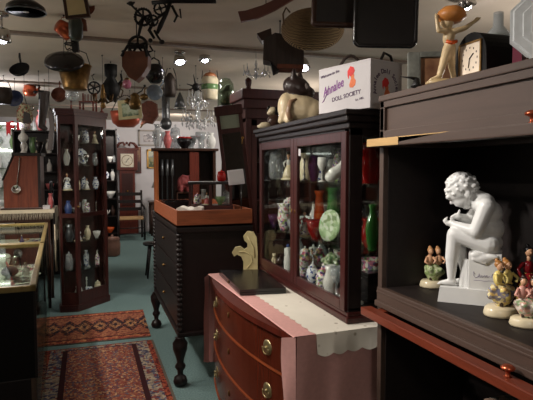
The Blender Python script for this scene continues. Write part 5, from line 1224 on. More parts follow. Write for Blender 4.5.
# pots beyond it
x = Px(155, 74, 4.9)
hang([('pot', G().lathe([(5 * x.k, -9 * x.k), (9 * x.k, -4 * x.k), (10.5 * x.k, 2 * x.k), (7 * x.k, 8 * x.k), (6.5 * x.k, 9 * x.k), (0, 8 * x.k)], None, 20), BLACK), ('spout', G().tube([x(147, 76), x(144, 71), x(145, 68)], [.024, .016, .012], 8), BLACK), ('bail', G().tube([x(149, 67), x(149, 61), x(154, 58), x(159, 61), x(160, 67)], .008, 8), BLACK)], 'hanging_kettle', 'black iron kettle with a bail handle hanging beyond the wooden pulley block', 'kettle', x.o, 16 * x.k)
x = Px(155, 92, 5.2)
hang([('bowl', G().lathe([(0, .03), (4 * x.k, .028), (8 * x.k, -.02), (7.4 * x.k, -.02), (3.6 * x.k, .018), (0, .02)], RX(-72), 22), TEALB), ('handle', G().tube([x(160, 87), x(163, 83), x(163, 79)], .007, 6), TEALB)], 'hanging_enamel_dipper', 'blue grey enamel dipper hanging below the black iron kettle', 'dipper', x.o, 13 * x.k, hx=8 * x.k)
x = Px(170, 82, 5.75)
hang([('lantern', G().lathe([(5 * x.k, -15 * x.k), (6.5 * x.k, -11 * x.k), (5.5 * x.k, -1 * x.k), (6 * x.k, 2 * x.k), (3 * x.k, 7 * x.k), (1.5 * x.k, 9 * x.k), (0, 9 * x.k)], None, 14), IRONB), ('guard', G().tube([x(164, 96), x(163, 85), x(166, 74), x(168, 66), x(172, 64), x(176, 76), x(177, 90)], .005, 6), IRON)], 'hanging_lantern', 'dark iron lantern with a wire guard hanging next to the black kettle', 'lantern', x.o, 17 * x.k)
x = Px(111, 84, 5.4)
hang([('funnel', G().lathe([(6.4 * x.k, 19 * x.k), (6 * x.k, 8 * x.k), (4 * x.k, 6 * x.k), (9 * x.k, -2 * x.k), (8 * x.k, -10 * x.k), (3 * x.k, -16 * x.k), (0, -16 * x.k)], None, 16), BLACKM), ('spout', G().tube([x(117, 86), x(122, 80), x(121, 74)], [.016, .012, .010], 8), BLACKM)], 'hanging_coffee_pot', 'matt black tall coffee pot hanging over the curio cabinet', 'coffee pot', x.o, 19 * x.k)
x = Px(103, 99, 5.1)
AR = []
for k in range(6):
    a = k * PI / 3; AR.append(G().tube([(0, 0, 4 * x.k), (5 * x.k * math.cos(a), 5 * x.k * math.sin(a), -4 * x.k), (9 * x.k * math.cos(a), 9 * x.k * math.sin(a), -2 * x.k), (10 * x.k * math.cos(a), 10 * x.k * math.sin(a), 5 * x.k)], .008, 6))
hang([('stem', G().lathe([(0, -10 * x.k), (3 * x.k, -8 * x.k), (1.5 * x.k, -3 * x.k), (3 * x.k, 2 * x.k), (1 * x.k, 14 * x.k), (0, 15 * x.k)], None, 12), BRASSD), ] + [('arm', q_, plain('very dark brass', (88, 66, 40), .4, .8, .3)) for q_ in AR], 'hanging_brass_chandelier', 'small brass chandelier with crystal drops hanging before the curio top', 'chandelier', x.o, 15 * x.k)
x = Px(127, 84, 5.0)
hang([('globe', G().ball((0, 0, 0), (4.4 * x.k, 4.4 * x.k, 5 * x.k), None, 16), glass('pink glass', (226, 150, 180), .9, .14, .3)), ('cap', G().lathe([(3 * x.k, 4 * x.k), (2 * x.k, 6 * x.k), (0, 6 * x.k)], None, 10), BRASSD)], 'hanging_pink_globe', 'small shiny pink glass globe hanging between coffee pot and pulley block', 'globe', x.o, 6 * x.k)
x = Px(126, 127, 7.9)
hang([('pan', G().lathe([(8 * x.k, 0), (13 * x.k, 4 * x.k), (14.5 * x.k, 11 * x.k), (15 * x.k, 15 * x.k), (14 * x.k, 15 * x.k), (12 * x.k, 4 * x.k), (0, 1 * x.k)], None, 24), plain('bright copper red', (206, 96, 66), .35, .5, .1)), ('bail', G().tube([x(111, 113), x(118, 99), x(126, 95), x(134, 99), x(141, 113)], .007, 6), IRON)], 'hanging_copper_pan', 'big red copper preserving pan hanging in the aisle before the white back wall', 'pan', x.o, 32 * x.k)
x = Px(130, 110, 7.4)
hang([('frame', G().prism(x.poly([(118, 101), (141, 99), (142, 118), (119, 120)]), -.02, .02, RX(90)), CREAM), ('print', G().prism(x.poly([(122, 104), (138, 103), (139, 115), (123, 117)]), .0201, .024, RX(90)), PV[3])], 'hanging_landscape_print', 'cream framed green landscape print hanging in front of the copper pan', 'picture', x.o, 9 * x.k)
x = Px(135, 102, 6.5)
hang([('body', G().lathe([(0, -8 * x.k), (5 * x.k, -7 * x.k), (6.5 * x.k, -1 * x.k), (4 * x.k, 4 * x.k), (5 * x.k, 6 * x.k), (2 * x.k, 9 * x.k), (0, 9 * x.k)], None, 16), BRASSD), ('crank', G().tube([x(135, 95), x(142, 91), x(145, 86)], .008, 6).ball(x(145, 86), .016), IRON), ('spout', G().tube([x(130, 103), x(126, 100)], [.03, .04], 10), BRASSD)], 'hanging_coffee_grinder', 'dark brass coffee grinder hanging in front of the green landscape print', 'grinder', x.o, 9 * x.k)
x = Px(149, 112, 8.6)
hang([('boards', G().prism(x.poly([(141, 105), (150, 100), (157, 104), (158, 116), (152, 124), (146, 123), (141, 125), (144, 116)]), -.05, .05, RX(90)), RUST), ('nozzle', G().tube([x(144, 122), x(140, 128)], [.02, .01], 8), BRASSD)], 'hanging_bellows', 'rust brown leather bellows hanging beyond the enamel dipper', 'bellows', x.o, 12 * x.k)
x = Px(166, 120, 6.3)
hang([('tube', G().lathe([(3.6 * x.k, 0), (4 * x.k, 2 * x.k), (4 * x.k, 24 * x.k), (2 * x.k, 27 * x.k), (0, 27 * x.k)], None, 14), PEWTER), ('ball', G().ball((0, 0, -4 * x.k), (6 * x.k, 6 * x.k, 6 * x.k), None, 14), PEWTER)], 'hanging_pewter_flask', 'long pewter tube ending in a ball hanging above the hutch', 'flask', x.o, 27 * x.k)
x = Px(196, 87, 5.6)
g = G()
for a, l in ((100, 12), (160, 10), (200, 8), (250, 9), (320, 8), (30, 9)): g.tube([(0, 0, 0), (l * x.k * math.cos(rad(a)), R.uniform(-.03, .03), l * x.k * math.sin(rad(a)))], [.012, .004], 6)
hang([('boss', G().ball((0, 0, 0), (4 * x.k, 3 * x.k, 4 * x.k), None, 12), IRON), ('spikes', g, IRON)], 'hanging_iron_star', 'spiky black iron ornament hanging beside the banded white crock', 'ornament', x.o, .04)
x = Px(210, 100, 5.9)
hang([('crock', G().lathe([(6.5 * x.k, 0), (8 * x.k, 2 * x.k), (8.5 * x.k, 20 * x.k), (7 * x.k, 23 * x.k), (0, 23 * x.k)], None, 20), plain('off white glaze', (200, 190, 164), .3)), ('band', G().lathe([(8.4 * x.k, 10 * x.k), (8.7 * x.k, 10.2 * x.k), (8.7 * x.k, 15 * x.k), (8.5 * x.k, 15.2 * x.k)], None, 20), GREENG), ('lid', G().lathe([(7.4 * x.k, 22.5 * x.k), (5 * x.k, 26 * x.k), (2 * x.k, 27 * x.k), (0, 28 * x.k)], None, 16), plain('brown orange lid', (160, 100, 62), .4)), ('bail', G().tube([x(202, 79), x(203, 70), x(210, 67), x(217, 70), x(218, 79)], .005, 6), IRON)], 'hanging_banded_crock', 'white lidded crock with a green band hanging beside the dark glass dome', 'crock', x.o, 33 * x.k)
# big crystal chandelier over the hutch
x = Px(198, 110, 6.4)
AR = []
def strings(g, tip, n, sp, dz0, dz1, sz):
    for q_ in range(n):
        e = (tip[0] + R.uniform(-sp, sp), tip[1] + R.uniform(-sp, sp), tip[2] - R.uniform(dz0, dz1))
        g.tube([tip, e], .0015, 4).lathe([(0, -sz), (sz * .5, 0), (0, sz)], T(*e), 6)
for ring_, rr_, zz in ((8, 15, -8), (6, 9, 12)):
    for k in range(ring_):
        a = 2 * PI * k / ring_; c, s_ = math.cos(a), math.sin(a)
        g = G().tube([(0, 0, zz * x.k), (rr_ * .5 * x.k * c, rr_ * .5 * x.k * s_, (zz - 4) * x.k), (rr_ * x.k * c, rr_ * x.k * s_, (zz + 2) * x.k), (rr_ * x.k * c, rr_ * x.k * s_, (zz + 8) * x.k)], .007, 6)
        strings(g, (rr_ * x.k * c, rr_ * x.k * s_, (zz + 2) * x.k), 5, .04, .03, .13, .024); strings(g, (rr_ * .5 * x.k * c, rr_ * .5 * x.k * s_, (zz - 4) * x.k), 3, .03, .02, .08, .022)
        AR.append(g)
hang([('stem', G().lathe([(0, -19 * x.k), (2.5 * x.k, -17 * x.k), (1 * x.k, -13 * x.k), (3 * x.k, -6 * x.k), (1 * x.k, 4 * x.k), (3 * x.k, 14 * x.k), (.7 * x.k, 24 * x.k), (0, 28 * x.k)], None, 12), CLEAR)] + [('arm', q_, plain('sparkling crystal', (220, 222, 224), .05, .6, .1, 80)) for q_ in AR], 'hanging_crystal_chandelier', 'large crystal chandelier hanging over the glassware on the brown hutch', 'chandelier', x.o, 28 * x.k)
x = Px(256, 70, 4.9)
AR = []
for k in range(8):
    a = 2 * PI * k / 8; c, s_ = math.cos(a), math.sin(a); AR.append(G().tube([(0, 0, -4 * x.k), (6 * x.k * c, 6 * x.k * s_, -7 * x.k), (12 * x.k * c, 12 * x.k * s_, 0), (12 * x.k * c, 12 * x.k * s_, 5 * x.k)], .0035, 6))
    strings(AR[-1], (12 * x.k * c, 12 * x.k * s_, 0), 4, .03, .01, .07, .013)
hang([('stem', G().lathe([(0, -10 * x.k), (2 * x.k, -7 * x.k), (.6 * x.k, 0), (1.6 * x.k, 6 * x.k), (0, 12 * x.k)], None, 10), CLEAR)] + [('arm', q_, MATS['sparkling crystal']) for q_ in AR], 'hanging_glass_chandelier', 'small clear glass chandelier hanging over the tall red brown cabinet', 'chandelier', x.o, 12 * x.k)
# left middle row
x = Px(15, 100, 6.4)
hang([('bowl', G().lathe([(0, 0), (5 * x.k, .01), (8.5 * x.k, .06), (8 * x.k, .06), (4.5 * x.k, .02), (0, .015)], RX(75) @ RY(15), 22), plain('dark blue enamel', (54, 64, 100), .3))], 'hanging_blue_bowl', 'dark blue enamel bowl hanging on edge beside the patterned bag', 'bowl', x.o, .05)
x = Px(25, 115, 6.2)
hang([('bag', fused(G().prism(x.poly([(18, 122), (19, 110), (24, 103), (28, 105), (32, 118), (29, 124)]), -.06, .06, RX(90)), .012, 3), FLORALG), ('dark_flap', G().prism(x.poly([(27, 112), (32, 114), (33, 123), (26, 124)]), .05, .085, RX(90)), LEATHER), ('strap', G().tube([x(22, 105), x(21, 99), x(25, 97), x(27, 105)], .005, 6), LEATHER)], 'hanging_patterned_bag', 'pale patterned bag with a dark flap hanging above the sloped box', 'bag', x.o, 18 * x.k)
x = Px(45, 110, 6.5)
hang([('boot', fused(G().tube([x(45, 91), x(44, 105), x(42, 118)], [5.4 * x.k, 4.8 * x.k, 3.8 * x.k], 12).tube([x(42, 118), x(41, 126), x(46, 130)], [3.8 * x.k, 3.6 * x.k, 2.4 * x.k], 12), .012, 2), LEATHER), ('buckle', G().ring(x(38.5, 95), 2.2 * x.k, .005, RX(90), 12), BRASSD)], 'hanging_leather_boot', 'tall dark leather boot hanging beside the curio cabinet', 'boot', x.o, 20 * x.k)
x = Px(38, 92, 5.9)
hang([('shaft', G().tube([x(39, 86), x(39, 99)], .008, 6).tube([x(34, 92), x(44, 91)], .008, 6).ball(x(35, 92), .02, seg=10).ball(x(39, 86), .014, seg=8), IRON)], 'hanging_iron_cross_key', 'small black iron cross handled key hanging before the leather boot', 'tool', x.o, 6 * x.k, hx=1 * x.k)
x = Px(50, 128, 5.55)
hang([('blade', G().prism(x.poly([(47, 150), (50, 126), (49, 112), (51, 108), (54, 116), (54, 132), (52, 150)]), -.012, .012, RX(90)), W_walnut)], 'hanging_wooden_paddle', 'narrow dark wooden paddle hanging upright against the curio cabinet', 'paddle', x.o, 19 * x.k)
x = Px(4, 96, 6.2)
hang([('pot', G().lathe([(6 * x.k, -8 * x.k), (8 * x.k, 0), (7 * x.k, 8 * x.k), (6.4 * x.k, 8 * x.k), (7 * x.k, 0), (0, -7 * x.k)], None, 18), IRONB), ('bail', G().tube([x(-3, 88), x(0, 82), x(5, 80), x(9, 83), x(11, 88)], .005, 6), IRON)], 'hanging_brown_pot', 'dark brown pot hanging at the edge of the view beside the blue bowl', 'pot', x.o, 16 * x.k)
# upper right group
x = Px(266, 8, 3.2)
hang([('blade', G().prism(x.poly([(238, 12), (241, 22), (256, 19), (276, 10), (300, -4), (312, -12), (306, -16), (282, -3), (262, 6), (246, 11)]), -.014, .014, RX(90)), plain('red brown oar wood', (104, 58, 46), .5, 0, .2, 12))], 'hanging_wooden_yoke', 'long red brown wooden yoke hanging flat below the ceiling beside the wicker basket', 'yoke', x.o, 0.0, wire=.003)
x = Px(280, 52, 3.9)
g = G().prism(x.poly([(264, 42), (275, 36), (303, 41), (303, 70), (276, 69), (272, 64), (263, 62)]), -.09, .09, RX(90))
hang([('housing', g, wood('black stained wood', (56, 45, 40), .5)), ('flange', G().prism(x.poly([(257, 36), (271, 31), (272, 41), (262, 43)]), -.07, .07, RX(90)), W_walnut), ('lens_box', G().prism(x.poly([(270, 62), (281, 66), (278, 72), (273, 74)]), -.06, .06, RX(90)), IRON), ('bottom_strip', G().prism(x.poly([(277, 66), (303, 67), (303, 70.6), (277, 70)]), -.095, .095, RX(90)), RUST), ('disc', G().ring(x(284, 54, -13), 8 * x.k, .008, T(0, 0, 0), 18), IRON)][:4], 'hanging_box_lantern', 'black wooden box lantern with angled flanges hanging over the cream cat', 'lantern', x.o, 12 * x.k, wire=.004)
x = Px(314, 34, 3.3)
def bask(t): return None
sxk, syk = 32 * x.k, 21.5 * x.k
g = G().lathe([(0, 0), (.45, .0), (.8, .03), (1.0, .10), (1.02, .115), (.97, .115), (.76, .045), (.4, .015), (0, .015)], RX(-62) @ SC(sxk, syk, 1.0), 36)
ring2 = G()
for k in range(9): ring2.ring((0, 0, .004 + .012 * k), 1.0 - .02 * (8 - k) * .6, .008, RX(64) @ SC(sxk, syk, 1.0), 36, 5)
hang([('tray', g, WICKER), ('handle', G().tube([x(284, 24, 3), x(283, 14, 2), x(286, 8, 0), x(290, 12, 3)], .006, 6), plain('pale cane', (116, 92, 66), .7)), ('handle', G().tube([x(339, 28, 3), x(345, 22, 2), x(344, 14, 0), x(338, 14, 3)], .006, 6), plain('pale cane', (0, 0, 0)))], 'hanging_wicker_basket', 'shallow oval wicker basket hanging from the ceiling before the dark trays', 'basket', x.o, 8 * x.k, wire=.003)
def tray_(px0, py0, px1, py1, d, mt, label, lip=.022, tilt=0, fm=None, r=.03):
    x = Px((px0 + px1) / 2, (py0 + py1) / 2, d); w, h = (px1 - px0) / 2 * x.k, (py1 - py0) / 2 * x.k
    pl = arc(w - r, h - r, r, 0, 90, 5) + arc(-w + r, h - r, r, 90, 180, 5) + arc(-w + r, -h + r, r, 180, 270, 5) + arc(w - r, -h + r, r, 270, 360, 5)
    M = RY(tilt) @ RX(90); rim = G().tube([(a, b, .008) for a, b in pl], lip * .5, 8, M, True)
    return hang([('base', G().prism(pl, -.004, .006, M), mt), ('rim', rim, fm or mt)], 'hanging_tray', label, 'tray', x.o, h, wire=.003)
tray_(314, -14, 357, 25, 2.75, plain('dark brown tray', (30, 24, 22), .4), 'dark tray with a brown wooden rim hanging above the white carton', .03, 2, W_walnut, .012)
tray_(355, -18, 416, 46, 2.5, BLACK, 'large black round cornered tray hanging above the bookcase corner', .02, 1, BLACK)

# dark glass dome on a tall pedestal behind the black chest
x = Px(226, 108, 5.0)
pt = thing('plant_pedestal', 'dark pedestal behind the black chest carrying the dark glass dome', 'pedestal', (x.o.x, x.o.y, 0), FACE)
part('column', G().lathe([(.12, 0), (.12, .03), (.05, .08), (.04, .5), (.05, 1.2), (.04, x.o.z - .1), (.09, x.o.z - .03), (.10, x.o.z)], None, 18), W_ebony, pt)
put([('dome', G().lathe([(8.4 * x.k, .02), (8.6 * x.k, 14 * x.k), (7.6 * x.k, 24 * x.k), (4 * x.k, 29 * x.k), (0, 30 * x.k), (0, 29.6 * x.k), (3.8 * x.k, 28.6 * x.k), (7.4 * x.k, 23.6 * x.k), (8.3 * x.k, 14 * x.k), (8.2 * x.k, .02)], None, 22), PANEC), ('base', G().lathe([(9.4 * x.k, 0), (9.4 * x.k, .012), (8.8 * x.k, .02), (0, .02)], None, 22), BLACK),
     ('foliage', fused(G().ball((0, 0, 9 * x.k), (7 * x.k, 7 * x.k, 8 * x.k), None, 12).ball((.02, .01, 17 * x.k), (5.4 * x.k, 5.4 * x.k, 7 * x.k), None, 12).ball((-.03, -.01, 14 * x.k), (4 * x.k, 4 * x.k, 5 * x.k), None, 12), .012, 1), plain('dark moss', (62, 66, 46), .9, 0, .5, 60, bump=.8))], 'glass_dome', 'tall glass dome over dark moss on a pedestal behind the tilted mirror', 'dome', (x.o.x, x.o.y, x.o.z + .0005), 0)

# ================================================================== COUNTER CASE CONTENTS
def inca(px, py, dz=.8065): q = onz(px, py, dz); return (q.x, q.y, dz)
put([('cloth', G().lathe([(.055, 0), (.06, .01), (.05, .05), (.03, .085), (0, .09)], None, 14), WHITE)], 'white_pincushion', 'white domed cushion in the near counter case', 'cushion', inca(5, 266), 0)
t = thing('dark_doll', 'dark dressed doll with pink trim lying in the near counter case', 'doll', (inca(10, 278)[0], inca(10, 278)[1], .813), 1.4)
part('dress', fused(G().ball((0, 0, .035), (.07, .05, .032)).ball((.05, .02, .035), (.04, .035, .028)), .006, 2), plain('dark plum cloth', (48, 28, 36), .8), t); part('head', G().ball((.095, .03, .036), .024), SKIN, t); part('trim', G().ring((0, 0, 0), .045, .006, T(.03, .012, .045) @ RX(70) @ RY(20), 16), PINK, t)
lbs = ['looped string of grey beads at the middle of the near counter case', 'looped string of white beads beside the gilt edge of the near counter case', 'small coil of pink beads in the near counter case', 'coil of dark beads at the far end of the near counter case', 'looped beads just inside the second counter case', 'coil of pale beads at the middle of the second counter case', 'far coil of beads in the second counter case under the fringe']
for i, (px, py) in enumerate(((22, 284), (29, 276), (20, 270), (28, 265), (18, 254), (32, 248), (24, 240))):
    q = inca(px, py); g = G(); n = 26 + 4 * (i % 3); rr_ = .05 + .012 * (i % 3)
    for k in range(n): a = 2 * PI * k / n; g.ball((rr_ * math.cos(a) * 1.2, rr_ * math.sin(a) * (1 + .3 * math.sin(a * 2)), .0055), .0055, seg=6)
    solo('bead_necklace', g, [plain('grey beads', (150, 150, 156), .2, .3), plain('white beads', (224, 222, 214), .2), plain('pink beads', (200, 130, 150), .25), plain('dark beads', (50, 46, 54), .2), JEWEL, plain('pale beads', (206, 200, 176), .2), plain('amber beads', (170, 120, 60), .2)][i], lbs[i], 'necklace', q, i * .7)
for i, (px, py, mt, lb) in enumerate(((27, 287, SILVER, 'silver saucer nearest the gilt corner of the near counter case'), (20, 281, SILVER, 'silver saucer amid the beads in the near counter case'), (32, 268, CHINA, 'flowered china saucer along the gilt edge of the near counter case'), (22, 262, BRASS, 'brass saucer at the far end of the near counter case'), (12, 246, SILVER, 'silver saucer in the second counter case'), (36, 241, CHINAB, 'blue and white saucer in the second counter case'))):
    q = inca(px, py); put([('saucer', G().lathe([(0, .003), (.03, .0), (.05, .010), (.052, .014), (.03, .005), (0, .006)], None, 20), mt)], 'saucer', lb, 'saucer', q)
for i, (px, py, pr, nm, lb, ca) in enumerate(((14, 270, jug(.09, .035, SILVER), 'silver_creamer', 'silver creamer in the near counter case', 'jug'), (26, 278, bottle(.1, .022, CLEAR), 'scent_bottle', 'clear scent bottle in the near counter case', 'bottle'), (6, 258, jar(.09, .03, SILVER), 'silver_pot', 'lidded silver pot at the joint of the two counter cases', 'jar'), (22, 246, bottle(.1, .02, BLUEG), 'blue_scent_bottle', 'blue scent bottle in the second counter case', 'bottle'))):
    put(pr, nm, lb, ca, inca(px, py))

# ================================================================== BESIDE THE SLOPED BOX
TT = 1.0655
put(vase(.16, .03, PINK, neck=.6), 'rose_vase', 'pink vase between the sloped box and the curio cabinet', 'vase', (-.412, 6.06, TT))
t = thing('iron_hand_wheel', 'dark iron wheel on a stand at the end of the fringed table', 'wheel', (-.418, 6.30, TT), rad(88))
part('wheel', gear((0, 0, .17), .11, 0, .012, 6), IRON, t); part('stand', G().tube([(-.05, 0, 0), (0, 0, .17), (.05, 0, 0)], .012, 8).span((-.07, -.022, 0), (.07, .022, .015)), IRON, t)
t = thing('white_card_box', 'small white box lying beside the sloped box on the fringed cloth', 'box', (-.445, 5.955, TT), 0); part('body', G().span((-.035, -.03, 0), (.035, .03, .03), bev=.003), WCARD, t); part('lid', G().span((-.037, -.032, .03), (.037, .032, .042), bev=.003), WCARD, t)
bxt = 1.066 + 55 * m(5.6) + .0005
for i, (dx, pr, nm, lb, ca) in enumerate(((.00, oil_lamp(.26, .05, WHITE, MILKG), 'milk_glass_lamp', 'small milk glass lamp on top of the sloped box', 'lamp'), (.085, vase(.17, .04, GREENG, neck=.8), 'green_vase', 'green flared vase on top of the sloped box', 'vase'), (.15, bowl(.12, .045, BLACK), 'black_cup', 'black cup on the top edge of the sloped box', 'cup'))):
    put(pr, nm, lb, ca, (-.665 + dx, 6.1 + (.03 if i == 1 else -.04), bxt))

# ================================================================== LIT GLASS SHELVES
mats_ = [WHITE, CLEAR, GREENGL, MILKG, CHINA, CLEAR, WHITE, REDG]
desc = {WHITE: 'white', CLEAR: 'clear', GREENGL: 'pale green', MILKG: 'milk glass', CHINA: 'flowered', REDG: 'red'}
kinds = [(vase, 'vase', 'vase', .22, .05), (jug, 'pitcher', 'jug', .2, .05), (goblet, 'footed_glass', 'glass', .2, .05), (jar, 'covered_jar', 'jar', .2, .055), (bowl, 'glass_bowl', 'bowl', .11, .08)]
rows = ['lowest', 'second lowest', 'middle', 'second highest', 'topmost']
for r_, z in enumerate(GSZ):
    for i in range(6):
        f, nm, ca, h, w = kinds[(i * 2 + r_) % 5]; mt = mats_[(i * 3 + r_ * 5) % 8]
        if r_ == 4: h = .12 if f is not bowl else .08; w *= .7
        xx = -1.62 + .70 - i * .2
        put(f(h * R.uniform(.85, 1.1), w * R.uniform(.9, 1.1), mt), nm, '%s %s, %s from the aisle end of the %s lit glass shelf' % (desc[mt], ca if ca != 'glass' else 'goblet', ['first', 'second', 'third', 'fourth', 'fifth', 'sixth'][i], rows[r_]), ca, (xx, 8.89 + R.uniform(-.03, .03), z + .0005), R.uniform(-.5, .5))
# red pennants pinned to the shelf front
for i, (px, w) in enumerate(((8, 2.2), (20, 3.4))):
    q = ony(px, 112, 8.72); k = m(8.3)
    solo('hanging_pennant', G().prism([(-w * k, .0), (w * k, 0), (w * k * .7, -.20 - .05 * i), (0, -.16 - .05 * i), (-w * k * .8, -.22 - .05 * i)], -.003, .003, RX(90)), plain('red cloth', (170, 30, 34), .8), ['narrow red pennant hanging from the top of the lit shelves', 'wider red pennant hanging from the top of the lit shelves'][i], 'pennant', (q.x, q.y, 2.19), 0)

# more small hanging wares over the aisle
x = Px(118, 92, 5.9)
hang([('horn', G().tube([x(112, 100), x(116, 95), x(120, 88), x(122, 82)], [.05, .03, .016, .010], 12), plain('very dark brass', (0, 0, 0))), ('loop', G().tube([x(116, 95), x(121, 97), x(123, 91), x(120, 88)], .008, 6), MATS['very dark brass'])], 'hanging_brass_horn', 'small dark brass horn hanging behind the black coffee pot', 'horn', x.o, 10 * x.k, hx=4 * x.k)
x = Px(94, 88, 6.1)
hang([('trivet', gear((0, 0, 0), 6 * x.k, 0, .010, 6), IRON), ('hook', G().tube([x(94, 80), x(92, 76), x(95, 74)], .006, 6), IRON)], 'hanging_iron_trivet', 'round spoked iron trivet hanging over the top of the curio cabinet', 'trivet', x.o, 12 * x.k)
x = Px(144, 92, 6.9)
hang([('ladle', G().ball((0, 0, -5 * x.k), (4.5 * x.k, 4 * x.k, 3.4 * x.k), None, 12).tube([x(144, 96), x(145, 88), x(144, 80)], [.012, .008, .007], 6), BRASSD)], 'hanging_brass_ladle', 'brass ladle hanging between coffee grinder and enamel dipper', 'ladle', x.o, 12 * x.k)
x = Px(180, 100, 6.9)
hang([('cone', G().lathe([(6 * x.k, -8 * x.k), (4 * x.k, 0), (1 * x.k, 7 * x.k), (0, 8 * x.k), (0, 7 * x.k), (3.6 * x.k, -1 * x.k), (5.6 * x.k, -8 * x.k)], None, 16), PEWTER), ('ring', G().ring((0, 0, -8 * x.k), 6 * x.k, .008, None, 16), SILVER)], 'hanging_pewter_funnel', 'pewter funnel hanging between the long flask and the crystal chandelier', 'funnel', x.o, 8 * x.k)
x = Px(60, 96, 6.6)
hang([('sieve', G().lathe([(7 * x.k, 0), (7 * x.k, 5 * x.k), (6.6 * x.k, 5 * x.k), (6.6 * x.k, .5 * x.k), (0, .5 * x.k)], RX(70), 20), RUST), ('handle', G().tube([x(60, 89), x(60, 82)], .009, 6), RUST)], 'hanging_sieve', 'round rust brown sieve hanging beside the leather boot', 'sieve', x.o, 14 * x.k)
x = Px(30, 90, 6.9)
hang([('kettle', G().lathe([(5 * x.k, -6 * x.k), (7 * x.k, -2 * x.k), (5.5 * x.k, 4 * x.k), (2 * x.k, 6 * x.k), (0, 7 * x.k)], None, 16), COPPER), ('bail', G().tube([x(24, 87), x(26, 80), x(34, 80), x(36, 87)], .006, 6), IRON), ('spout', G().tube([x(36, 92), x(40, 87)], [.025, .014], 8), COPPER)], 'hanging_copper_kettle', 'small copper kettle hanging between blue bowl and leather boot', 'kettle', x.o, 10 * x.k)

# ================================================================== LIGHT
def lamp(kind, loc, power, col=(1, .86, .7), size=.05, target=None, cone=70, blend=.5):
    l = bpy.data.lights.new('lamp_and_fill_light', kind); l.energy = power; l.color = col  # serves the fixtures and the added fill lights alike
    if kind == 'AREA': l.size = size
    else: l.shadow_soft_size = size
    if kind == 'SPOT': l.spot_size = rad(cone); l.spot_blend = blend
    o = bpy.data.objects.new('lamp_and_fill_light', l); C.objects.link(o); o.location = loc
    if target is not None: o.rotation_euler = (Vector(target) - Vector(loc)).to_track_quat('-Z', 'Y').to_euler()
    return o
WARM, COOL = (1, .92, .83), (.95, .95, 1)
spot_src = None
def track_spot(loc, aim, label, power, cone=75, col=WARM, bulb=None):
    """ceiling spotlight: canopy, stem, reflector housing, bulb and its light"""
    d = (Vector(aim) - Vector(loc)).normalized(); rz = d.to_track_quat('-Z', 'Y').to_matrix().to_4x4()
    t = thing('ceiling_spotlight', label, 'spotlight', loc)
    part('canopy', G().lathe([(.05, CEIL - loc[2] - .02), (.05, CEIL - loc[2])], None, 16).tube([(0, 0, .05), (0, 0, CEIL - loc[2] - .01)], .008, 8), SILVER, t)
    part('housing', G().lathe([(.03, .085), (.045, .06), (.062, .0), (.055, -.01), (.05, .0), (.035, .055), (0, .06)], rz, 20), SILVER, t)
    part('bulb', G().ball((0, 0, .005), (.034, .034, .03), rz, 12), bulb or BULBC, t)
    lamp('SPOT', Vector(loc) + d * .06, power, col, .04, aim, cone)
    return t
track_spot(P(180, 62, 4.9), P(180, 62, 4.9) + Vector((.1, -.35, -1)), 'ceiling spotlight with lit bulb beside the iron pulley, brightest one', 22, 120)
track_spot(P(205, 60, 5.1), P(205, 60, 5.1) + Vector((.15, -.1, -1)), 'ceiling spotlight to the east of the brightest one, over the tall glassware', 12, 120)
track_spot(P(303, 68, 4.3), P(303, 68, 4.3) + Vector((-.1, -.4, -1)), 'bright ceiling spotlight seen just over the cream cat ornament', 14, 120)
track_spot(P(2, 40, 3.7), P(2, 40, 3.7) + Vector((-.2, .1, -1)), 'ceiling spotlight at the edge of the view over the counter case', 22, 110)
track_spot(P(467, 6, 3.4), P(467, 6, 3.4) + Vector((.4, .1, -1)), 'ceiling spotlight glimpsed behind the boy with the orange bun', 10, 110)
# unseen lights: aisle keys, and bare fill lights added to brighten the shop
lamp('SPOT', (-.75, 1.75, 2.5), 110, WARM, .06, (1.1, 1.5, 1.2), 80)
lamp('SPOT', (-.85, 1.6, 2.45), 110, (1, .95, .9), .05, (1.2, 1.35, 1.2), 34, .6)
lamp('SPOT', (-.6, 2.9, 2.45), 85, WARM, .06, (1.0, 2.6, 1.1), 80)
lamp('SPOT', (-1.2, 2.3, 1.95), 60, WARM, .06, (1.1, 2.5, 1.28), 36, .5)  # added low light reaching into the display cabinet, no lamp there
lamp('POINT', (.1, -.9, 2.0), 20, WARM, .12)
lamp('POINT', (2.9, 2.6, 1.9), 20, WARM, .15)
lamp('POINT', (2.8, 6.5, 2.0), 20, WARM, .15)
track_spot((1.9, 10.4, 2.47), (1.3, 12.3, 1.0), 'added fill spotlight on the white back wall beyond the hutch', 60, 150)  # fixture and light added to brighten the back wall
lamp('SPOT', (2.4, 4.9, 2.5), 110, WARM, .06, (.4, 6.0, 1.2), 85)  # added behind the tall cabinet to light hutch and curio
lamp('POINT', (3.4, 9.5, 1.6), 40, (1, .95, .92), .15)
lamp('POINT', (-1.2, 7.6, 2.2), 25, COOL, .12)
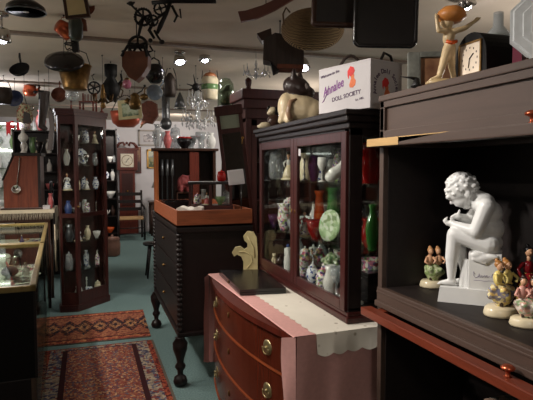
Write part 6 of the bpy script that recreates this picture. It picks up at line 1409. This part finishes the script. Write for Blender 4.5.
lamp('POINT', (-1.9, 4.4, 2.0), 30, WARM, .15)
track_spot((.5, 8.7, 2.47), (.3, 10.5, .6), 'added fill spotlight hidden among hanging pots over the far aisle', 70, 140)  # added as aisle fill, its fixture tucked among the wares
lamp('SPOT', (-.9, 3.6, 2.5), 110, WARM, .06, (-.4, 4.4, .8), 90)  # added to brighten the counter cases and their contents
lamp('SPOT', (-.98, 4.5, 2.5), 75, WARM, .06, (.15, 4.7, 0), 90)
w = bpy.data.worlds.new('world'); sc.world = w; w.use_nodes = True; w.node_tree.nodes['Background'].inputs[0].default_value = (0, 0, 0, 1)
vs = sc.view_settings; vs.view_transform = 'Standard'; vs.look = 'None'; vs.gamma = 1; vs.exposure = 0; vs.use_curve_mapping = False
sc.cycles.use_denoising = True
sc.cycles.max_bounces = 10; sc.cycles.transparent_max_bounces = 24; sc.cycles.sample_clamp_indirect = 3

# ------------------------------------------------------------------ repeats of one kind share a group
GROUPS = {'vase': 'vases on the shelves', 'pitcher': 'pitchers on the shelves', 'footed_glass': 'goblets on the shelves', 'covered_jar': 'covered jars on the shelves', 'small_bowl': 'small bowls on the shelves', 'glass_bowl': 'bowls on the lit glass shelves', 'glass_bottle': 'bottles on the shelves', 'small_candlestick': 'small candlesticks on the shelves', 'lady_ornament': 'lady figurines on the shelves', 'tall_goblet': 'tall goblets', 'small_goblet': 'small goblets on the hutch top', 'flower_basket': 'porcelain flower baskets in the display cabinet', 'bead_necklace': 'bead necklaces in the counter cases', 'saucer': 'saucers in the counter cases', 'counter_case': 'glass counter cases', 'ceiling_spotlight': 'ceiling spotlights', 'framed_picture': 'pictures on the back wall', 'pewter_rod': 'pewter rods in the hutch', 'hanging_tray': 'dark trays hanging from the ceiling', 'hanging_pennant': 'red pennants on the lit shelves', 'turned_candlestick': 'turned candlesticks on the curio cabinet'}
for o in list(bpy.data.objects):
    k = o.name.split('.')[0]
    if o.parent is None and k in GROUPS and 'category' in o.keys() and 'group' not in o.keys(): o['group'] = GROUPS[k]
